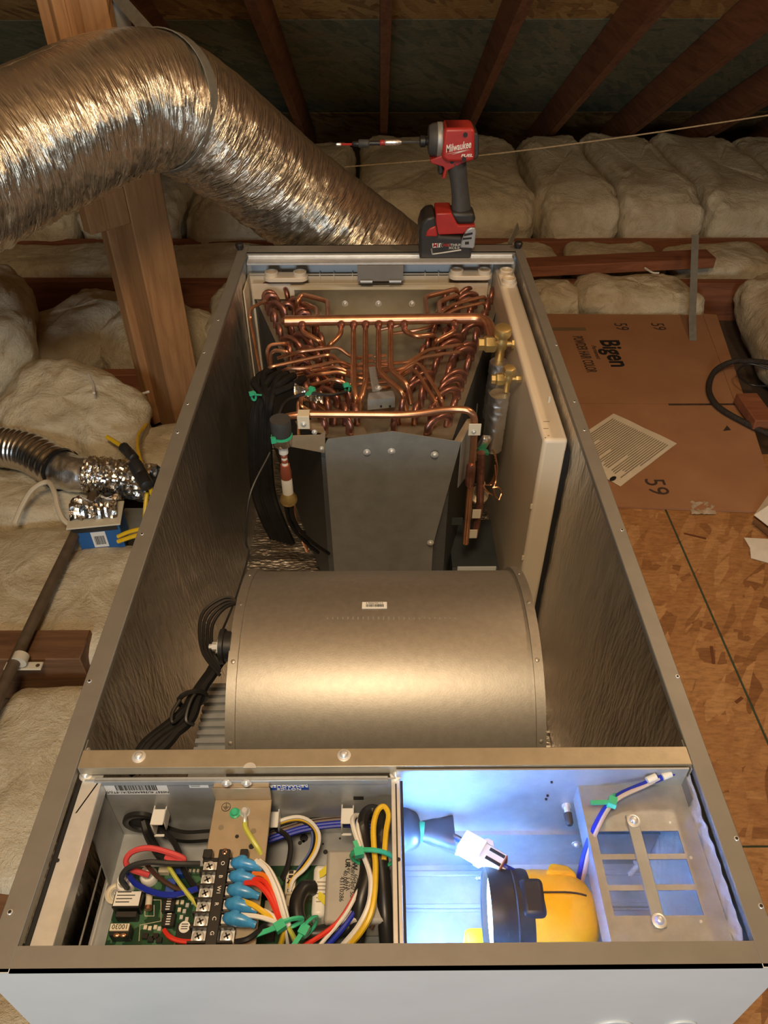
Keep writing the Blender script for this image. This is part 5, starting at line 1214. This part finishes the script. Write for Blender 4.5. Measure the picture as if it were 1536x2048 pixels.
# ------------------------------------------------------------------ small flexible duct and what lies by it
sd_ = thing('flexible_duct', at(150, 950, z=.0), 'small corrugated aluminium duct with taped and crumpled collar, left of the cabinet', 'duct')
SF = frames([at(-90, 880, z=.075), at(0, 893, z=.075), at(60, 905, z=.075), at(122, 940, z=.07)], 30)
skin(SF, lambda i, q: .0505+.0022*sin(i*1.15), 44, 'corrugated_hose', M['alu'], sd_, 80)
SF2 = frames([at(120, 938, z=.07), at(150, 947, z=.07), at(185, 950, z=.07)], 16)
skin(SF2, lambda i, q: .0495-.008*(i/32)+.0025*noise.noise(Vector((i*.2, cos(q)*3, sin(q)*3))), 40, 'tape_collar', M['tape'], sd_, 60)
SF3 = frames([at(178, 949, z=.07), at(230, 955, z=.07), at(310, 968, z=.07)], 24)
skin(SF3, lambda i, q: .045+.007*noise.noise(Vector((i*.45, cos(q)*5, sin(q)*5)))+.004*noise.noise(Vector((i*.9, cos(q)*9, sin(q)*9+5))), 60, 'crumpled_foil', M['foil_bright'], sd_, 25)
SF4 = frames([at(119, 937, z=.07), at(127, 941, z=.07)], 3)
skin(SF4, lambda i, q: .0535, 32, 'hose_band', M['black'], sd_, 60)
bx = thing('carton', at(200, 1060, z=.0), 'small blue carton with bar code and crumpled foil on top, beside the cabinet', 'carton')
c = at(192, 1066, z=.05); rz = radians(8); R = Euler((0, 0, rz)).to_matrix()
mb = MB(); mb.obox(c+Vector((0,.035,-.015)), (.098,.065,.075), R); bb = mb.build('carton_body', M['blue_card'], bx, bevel=.001)
mb = MB(); mb.obox(c+Vector((-.004,.034,.024)), (.118,.082,.004), R); mb.build('cream_flange', M['cream'], bx, bevel=.001)
def foil_fn(u, v):
    x = -.052+.104*u; y = -.005+.075*v; n_ = noise.noise(Vector((u*4, v*4, 5)))*.02+noise.noise(Vector((u*11, v*9, 2)))*.008
    p = c+R @ Vector((x, y+.02, 0)); return (p.x, p.y, c.z+.030+.022*sin(pi*min(1, v*1.1))+n_)
mb = MB(); mb.grid(foil_fn, 20, 14); mb.build('foil_wrap', M['foil_bright'], bx, smooth_angle=15)
f0 = c+R @ Vector((0,.0022,0)) + Vector((0,0,0)); X = R @ Vector((1,0,0)); N = R @ Vector((0,-1,0))
fc = c+Vector((0,.035,-.018))+R @ Vector((-.002,-.0328,-.004))
mb = MB(); mb.obox(fc, (.032,.0006,.046), R); st = mb.build('barcode_label', M['sticker'], bx)
barcode(fc+N*.0006+Vector((0,0,-.002)), X, (0,0,1), .022, .026, st, 16, 4)
mb = MB(); mb.obox(c+R @ Vector((0,.0018,.012)), (.0985,.001,.018), R); mb.build('dark_band', M['charcoal'], bb)
def cable(col, r, pts, label, name='cable', grp=None, n=8):
    mb = MB(); mb.tube(pts, r, n, 7); return tag(mb.build(name, M[col]), label, 'cable', grp)
cable('romex_w', .0062, PZ((30,1045,.03),(45,1010,.06),(66,978,.085),(95,964,.095),(109,985,.09),(116,1015,.075),(128,1040,.06),(150,1055,.05)), 'white cable arching between the batt and the blue carton')
cable('w_romex', .0055, PZ((214,874,.12),(240,890,.12),(262,905,.125),(272,930,.13),(290,955,.125),(306,985,.10)), 'yellow cable running down from the big torn batt into the black splice')
cable('w_romex', .0050, PZ((262,905,.13),(280,935,.13),(297,965,.12),(304,990,.11)), 'yellow cable doubled beside the black splice')
cable('w_romex', .0045, PZ((302,830,.05),(290,852,.08),(277,870,.10),(275,895,.115),(282,925,.12)), 'thin yellow cable coming up from the post foot')
cable('w_romex', .0050, PZ((294,985,.09),(291,1010,.07),(289,1040,.04)), 'yellow cable hanging below the black splice')
cable('w_romex', .0050, PZ((236,1073,.035),(260,1063,.05),(290,1056,.06)), 'upper yellow cable between the blue carton and the cabinet')
cable('w_romex', .0050, PZ((236,1083,.030),(262,1074,.045),(290,1066,.055)), 'lower yellow cable between the blue carton and the cabinet')
for a_, b_, r_, lab in (((246,893,.135),(270,918,.138),.013,'upper black cable splice on the yellow cable'), ((268,926,.145),(296,975,.13),.017,'lower larger black cable splice on the yellow cable')):
    mb = MB(); p0, p1 = PZ(a_, b_); L = (p1-p0).length; mb.lathe([(0,r_*.6),(L*.06,r_),(L*.45,r_*.95),(L*.5,r_*.8),(L*.55,r_),(L*.94,r_*.9),(L,r_*.5)], p0, p1-p0, 10)
    tag(mb.build('cable_splice', M['charcoal']), lab, 'splice')
mb = MB(); a, b = at(215, 1045, z=.03), at(300, 1000, z=.03); mb.box((a.x, a.y, -.11), (b.x+.02, b.y+.03, -.02)); tag(mb.build('steel_chassis', M['galv_dull'], bevel=.002), 'grey metal fan box sunk between the joists by the blue carton', 'fan box')
for pts, lab in ((((178,750),(186,768),(188,786)), 'short white straw stuck on the big torn batt'), (((298,783),(262,795)), 'white sliver at the foot of the post'), (((1290,536),(1305,545),(1318,546)), 'white straw lying on the joist above the cardboard')):
    mb = MB(); mb.tube([at(a_, b_, z=.19 if 'torn' in lab else .10) for a_, b_ in pts], .0035, 6, 4); tag(mb.build('straw', M['white_foam']), lab, 'straw')

# conduit with its clamp
cd = PZ((148,1072,.045),(70,1235,.045),(30,1322,.045),(-40,1475,.045))
mb = MB(); mb.tube([cd[0]+(cd[0]-cd[1])*.6]+cd, .0115, 12, 8); tag(mb.build('conduit', M['conduit']), 'brown conduit running along the batts left of the cabinet', 'conduit')
k_ = at(40, 1318, z=.045); cp = thing('conduit_clamp', (k_.x, k_.y, .022), 'cream two-hole clamp holding the conduit to the timber', 'clamp')
dv = (cd[2]-cd[1]).normalized(); mb = MB(); mb.lathe([(-.009,.0122),(-.009,.0150),(.009,.0150),(.009,.0122)], k_, dv, 20); mb.build('clamp_ring', M['cream'], cp)
mb = MB(); mb.box((k_.x-.036, k_.y-.009, .021), (k_.x+.036, k_.y+.009, .025)); lg = mb.build('clamp_foot', M['cream'], cp, bevel=.001)
for dx in (-.028,.028): mb = MB(); mb.cyl((k_.x+dx, k_.y, .025), (k_.x+dx, k_.y, .0254), .004, n=12); mb.build('clamp_hole', M['ink_brown'], lg)

# ------------------------------------------------------------------ impact driver standing on the far rim
YD = 1.628
dr = thing('impact_driver', (.14, YD, Z), 'red and black cordless impact driver standing on the far rim with a long bit', 'power drill')
def dpt(u, v, dy=0): 
    q = at(640+u/3.072, 200+v/3.072, y=YD); return Vector((q.x, q.y+dy, q.z))
def dprism(poly, th, name, m, bevel=.004, parent=dr, seg=3, dy=0, label=None):
    mb = MB(); pts = [dpt(u, v, -th/2+dy) for u, v in poly]; mb.prism(pts, (0, th, 0)); return mb.build(name, m, parent, bevel=bevel, seg=seg, label=label)
def dlathe(prof, v, name, m, parent=dr, n=24, ang=40):
    """profile in photo units along the bit axis"""
    o = dpt(0, v); k = (dpt(100, v)-dpt(0, v)).x/100; mb = MB(); mb.lathe([(u*k, r*k) for u, r in prof], o, (1,0,0), n); return mb.build(name, m, parent, smooth_angle=ang)
dlathe([(664,60),(668,80),(690,92),(720,96),(752,98)], 246, 'gear_case', M['grey_rubber'])
dlathe([(718,97.5),(722,99),(745,99),(749,97.5)], 246, 'gear_ring', M['galv_dull'])
hd_ = dprism([(742,330),(742,250),(756,152),(775,146),(930,144),(942,165),(942,340),(905,352),(775,352)], .066, 'motor_housing', M['red_pl'], .012, seg=4)
dprism([(672,350),(760,318),(942,330),(905,355),(775,417),(768,462),(757,468),(745,464),(762,405),(752,392),(680,372)], .040, 'trigger_guard', M['red_pl'], .005)
dprism([(936,172),(958,178),(968,200),(968,315),(950,338),(936,345)], .060, 'rear_cap', M['charcoal'], .006)
for u, v in ((884,185),(876,332),(806,358)):
    q = dpt(u, v, -.0335 if v != 358 else -.0205); mb = MB(); mb.cyl(q, q+Vector((0,-.0012,0)), .0045, n=14); mb.build('screw_well', M['ink'], hd_)
dprism([(714,384),(748,380),(757,436),(738,454),(722,440),(728,415)], .022, 'trigger', M['charcoal'], .003)
hp = [dpt(838,372), dpt(848,450), dpt(858,540), dpt(864,610), dpt(868,680)]
mb = MB(); mb.tube(hp, lambda t: .0225-.003*sin(pi*t)+.001*t, 20, 6, flat=.80); mb.build('grip', M['grey_rubber'], dr)
dprism([(792,662),(940,668),(950,706),(942,742),(840,742),(812,716)], .052, 'grip_foot', M['charcoal'], .008)
dprism([(706,662),(800,660),(840,738),(945,735),(945,752),(870,790),(716,796),(704,720)], .066, 'foot_shell', M['red_pl'], .005)
ba = dprism([(606,936),(604,770),(622,712),(650,682),(700,674),(722,796),(862,800),(925,860),(918,936)], .078, 'battery', M['charcoal'], .006)
dprism([(642,797),(650,765),(668,744),(704,730),(716,797)], .081, 'battery_side', M['red_pl'], .003, parent=ba)
mb = MB(); mb.tube([dpt(678, 868, -.0405), dpt(684, 896, -.0405), dpt(700, 900, -.0405), dpt(858, 876, -.0405)], .0018, 6, 3); mb.build('battery_trim', M['galv_dull'], ba)
bc_ = dprism([(850,862),(866,800),(890,752),(915,738),(940,740),(948,760),(938,855),(930,866)], .006, 'bit_holder', M['galv'], .003, dy=-.040)
for pl in ([(876,776),(926,766),(926,778),(874,790)], [(868,800),(920,796),(920,806),(866,812)], [(880,824),(904,822),(904,838),(880,840)]):
    dprism(pl, .001, 'holder_slot', M['ink'], 0, parent=bc_, dy=-.0435)
yf_ = YD-.0335
D_ = (dpt(836,258)-dpt(836,258)); ux = (dpt(915,238)-dpt(757,282)).normalized()
t_ = text('Milwaukee', dpt(840,258,-.0334), .0195, dpt(916,242)-dpt(757,274), (0,0,1), M['tie_white'], hd_, shear=.35, sx=.60, off=.0003)
mb = MB(); mb.prism([dpt(768,302,-.0336), dpt(905,272,-.0336), dpt(840,292,-.0336), dpt(915,276,-.0336), dpt(800,306,-.0336), dpt(850,288,-.0336)], (0,-.0003,0)); mb.build('bolt_stripe', M['tie_white'], hd_, smooth_angle=0)
text('FUEL', dpt(893,311,-.0336), .0072, (1,0,.02), (0,0,1), M['tie_white'], hd_, shear=.2, sx=1.5, off=.0002)
mb = MB(); mb.prism([dpt(684,838,-.0392), dpt(748,836,-.0392), dpt(746,860,-.0392), dpt(686,864,-.0392)], (0,-.0006,0)); pb = mb.build('battery_badge', M['tie_white'], ba)
text('M', dpt(700,850,-.0402), .0115, (1,0,.01), (0,0,1), M['red_pl'], pb, shear=.15, off=.0003, sx=1.1); text('18', dpt(728,849,-.0402), .0115, (1,0,.01), (0,0,1), M['ink'], pb, shear=.15, off=.0003, sx=1.15)
text('RED', dpt(771,849,-.0394), .0072, (1,0,.01), (0,0,1), M['red_pl'], ba, sx=1.2, off=.0002); text('LITHIUM', dpt(820,848,-.0394), .0072, (1,0,.01), (0,0,1), M['tie_white'], ba, sx=1.1)
text('XC5.0', dpt(815,866,-.0394), .0068, (1,0,.01), (0,0,1), M['tie_white'], ba, sx=1.3)
dlathe([(612,26),(618,33),(646,33),(652,24),(664,22)], 256, 'bit_collet', M['black'])
bt_ = dlathe([(490,8),(520,7),(614,7)], 260, 'bit_shank', M['dark_steel'], n=6)
dlathe([(394,14),(400,17),(480,19),(500,12)], 262, 'bit_sleeve', M['tape']); dlathe([(368,14),(372,16),(398,16),(402,14)], 264, 'red_band', M['red_pl']); dlathe([(296,13),(370,13)], 266, 'bit_shaft', M['black'])
dlathe([(236,20),(242,24),(296,23),(304,14)], 268, 'bit_chuck', M['grey_rubber']); dlathe([(196,10),(204,15),(238,16)], 270, 'bit_neck', M['black'])
dlathe([(130,7),(200,7)], 273, 'red_bit', M['red_pl'], n=6); dlathe([(98,3),(104,9),(124,9),(132,6)], 273, 'bit_tip', M['bright'], n=8)

# ------------------------------------------------------------------ cardboard, paper and odds and ends on the right
cbd = thing('cardboard_sheet', (.75, 1.9, 0), 'large flattened brown cardboard box with printing on the floor right of the cabinet', 'cardboard')
TC = .006
a, b = at(1085, 626, z=TC), at(1433, 630, z=TC); cr0, cr1 = at(1145, 805, z=TC), at(1492, 808, z=TC); n0, n1 = at(1230, 1010, z=TC), at(1560, 1024, z=TC)
xl_ = .318
mb = MB(); mb.prism([(xl_, cr0.y+.001, TC), (cr1.x, cr1.y+.001, TC), (b.x, b.y, TC), (xl_, a.y, TC)], (0,0,-.005)); c1 = mb.build('cardboard_panel', M['card'], cbd)
mb = MB(); mb.prism([(xl_, n0.y+.01, TC), (n1.x, n1.y, TC), (cr1.x, cr1.y-.0015, TC), (xl_, cr0.y-.0015, TC)], (0,0,-.005)); c2 = mb.build('cardboard_panel', M['card'], cbd)
e0 = at(1335, 805, z=TC+.0006); mb = MB(); mb.box((e0.x, cr1.y-.006, TC-.001), (cr1.x-.02, cr1.y+.003, TC+.0006)); mb.build('slot_cut', M['ink_brown'], cbd)
mb = MB(); mb.prism([at(1405,628,z=TC+.001), at(1433,630,z=TC+.001), at(1492,806,z=TC+.001), at(1470,806,z=TC+.001)], (0,0,.0015)); mb.build('cardboard_flap', M['card'], cbd)
q = at(1138, 658, z=TC+.0006); mb = MB(); mb.box((.38, q.y-.012, TC), (at(1172,658,z=TC).x, q.y+.012, TC+.0006)); mb.build('packing_tape', P('packing_tape', (.22,.15,.08), .35), c1)
def cardtext(s, px, py, size, par, m='ink_brown', **k): text(s, at(px, py, z=TC+.0008), size, (0,-1,0), (1,0,0), M[m], par, **k)
cardtext('59', 1242, 653, .062, c1, sx=.85); cardtext('59', 1316, 653, .062, c1, sx=.85); cardtext('59', 1312, 973, .072, c2, sx=.95)
cardtext('Bigen', 1228, 706, .088, c1, off=.0022, sx=.92, m='ink'); cardtext('POWDER HAIR COLOR', 1168, 707, .047, c1, sx=.47, off=.0006); cardtext('Permanent', 1192, 704, .022, c1, sx=.9, shear=.3)
mb = MB(); mb.prism([at(1446,862,z=TC+.0008), at(1462,860,z=TC+.0008), at(1454,851,z=TC+.0008)], (0,0,.0003)); mb.build('printed_arrow', M['ink_brown'], c2)
# printed sheet
pp = thing('paper_sheet', at(1270, 890, z=TC), 'printed paper sheet lying askew on the cardboard', 'paper')
A_, B_, C_ = (at(*k, z=TC+.0015) for k in ((1227,827),(1354,887),(1241,973))); Dd = A_+(C_-B_)
sh = Dd.x-.325
mb = MB()
def pf(u, v):
    p = A_.lerp(B_, u)+(C_-B_)*v; return (p.x, p.y, TC+.0015+.003*abs(noise.noise(Vector((u*2, v*2, 0)))))
mb.grid(pf, 12, 12); sheet = mb.build('sheet', M['paper'], pp)
lx = (C_-B_).normalized(); ly = (A_-B_).normalized(); W_, H_ = (C_-B_).length, (A_-B_).length; Rp = Matrix((lx, ly, lx.cross(ly))).transposed(); mb = MB(); rnd = random.Random(2)
for k in range(28):
    v = .06+.033*k; 
    if v > .95: break
    w0 = W_*(.80 if k % 7 else .5)*rnd.uniform(.85, 1); c = B_+ly*(H_*v)+lx*(W_*.10+w0/2); c.z = TC+.0045
    mb.obox(c, (w0, H_*.011, .0002), Rp)
mb.build('print_lines', P('grey_print', (.25,.20,.14), .8), sheet, smooth_angle=0, stuff=True)
q = at(1226, 957, z=TC+.005); mb = MB(); mb.prism([q+lx*(.012*cos(t))+ly*(.006*sin(t)) for t in [2*pi*k/20 for k in range(20)]], (0,0,.0003)); mb.build('logo_oval', M['ink'], sheet)
# torn scraps
for poly, zt, lab in (([(1488,1075),(1540,1078),(1545,1128),(1502,1116),(1500,1095)], .004, 'torn white scrap of paper on the boards at the right edge'), ([(1508,1030),(1540,985),(1560,1000),(1560,1070)], .03, 'crumpled white wrapping leaning at the near corner of the cardboard')):
    mb = MB(); ps = [at(a_, b_, z=zt*.5+.001) for a_, b_ in poly]; cc = sum(ps, Vector())/len(ps); cc.z += zt
    mb.add(ps+[cc]+[p-Vector((0,0,.001)) for p in ps], [(i, (i+1)%len(ps), len(ps)) for i in range(len(ps))]+[tuple(range(2*len(ps), len(ps), -1))]); tag(mb.build('paper_scrap', M['white_foam'], smooth_angle=20), lab, 'paper')
mb = MB(); mb.bar(at(1508, 1042, z=.012), at(1545, 1072, z=.012), .010, .006); tag(mb.build('wood_sliver', M['block']), 'thin dark wood sliver by the crumpled white wrapping', 'stick')
for k, (px, py, a_) in enumerate(((1400,1012,.2),(1412,1016,-.4),(1408,1023,.9))): 
    if k: continue
    mb = MB(); q = at(px, py, z=.004)
    def cf(u, v): return (q.x-.03+.06*u+.008*v, q.y-.03+.045*v, .003+.012*abs(noise.noise(Vector((u*4, v*4, 8)))))
    mb.grid(cf, 10, 8); tag(mb.build('cardboard_scrap', P('torn_fibre', (.42,.33,.24), .9)), 'frayed grey tatter at the near edge of the cardboard', 'scrap')
# hanging strap
pts = [at(1391, 470, y=2.52), at(1389, 520, y=2.45), at(1387, 580, y=2.38), at(1385, 630, y=2.31), at(1386, 681, y=2.235)]
mb = MB(); vs = []; fs = []; sm = smooth(pts, 6)
for p in sm: vs += [p+Vector((-.012,0,0)), p+Vector((.012,0,0)), p+Vector((.012,.002,.001)), p+Vector((-.012,.002,.001))]
for i in range(len(sm)-1):
    for j in range(4): fs.append((4*i+j, 4*i+(j+1)%4, 4*i+4+(j+1)%4, 4*i+4+j))
mb.add(vs, fs); tag(mb.build('metal_strap', M['strap']), 'flat dark strap standing up from the cardboard against the far joist', 'strap')
mb = MB(); mb.bar(at(1018, 490, y=2.0), at(1036, 452, y=2.06), .022, .003, (1,-1,0)); tag(mb.build('metal_strap', M['strap']), 'short dark strap end poking up behind the far rim', 'strap')
# braided rope and dark bundle at the right edge
mb = MB(); mb.tube(PZ((1560,728,.05),(1500,722,.05),(1463,724,.04),(1430,742,.025),(1418,772,.016),(1424,798,.016),(1445,820,.016),(1491,846,.016),(1536,868,.016),(1570,885,.016)), .0085, 10, 10); tag(mb.build('braided_rope', M['rope']), 'black braided rope curling over the cardboard edge', 'rope')
mb = MB(); mb.tube(PZ((1540,738,.07),(1500,728,.07),(1478,738,.06),(1480,755,.05),(1505,770,.05),(1540,772,.05)), .0032, 8, 8); tag(mb.build('thin_black_cable', M['black']), 'thin black cable loop beside the dark bag', 'cable')
fluff((1.25, 1.84, .02), (.075, .07, .075), .2, 'dark bag half in frame at the right edge', seed=77, amp=.012, name='dark_bag', cat='bag', m='black_soft')
mb = MB(); mb.bar(at(1490, 795, z=.03), at(1530, 850, z=.03), .06, .03); tag(mb.build('lumber_offcut', M['joist'], bevel=.002), 'short reddish block of wood under the rope at the right edge', 'board')
mb = MB(); mb.tube([at(690, 334, y=2.70), at(950, 312, y=2.62), at(1240, 275, y=2.55), at(1560, 227, y=2.5)], .0022, 6, 8); tag(mb.build('string', M['cord']), 'tan string stretched across the attic behind the impact driver', 'string')
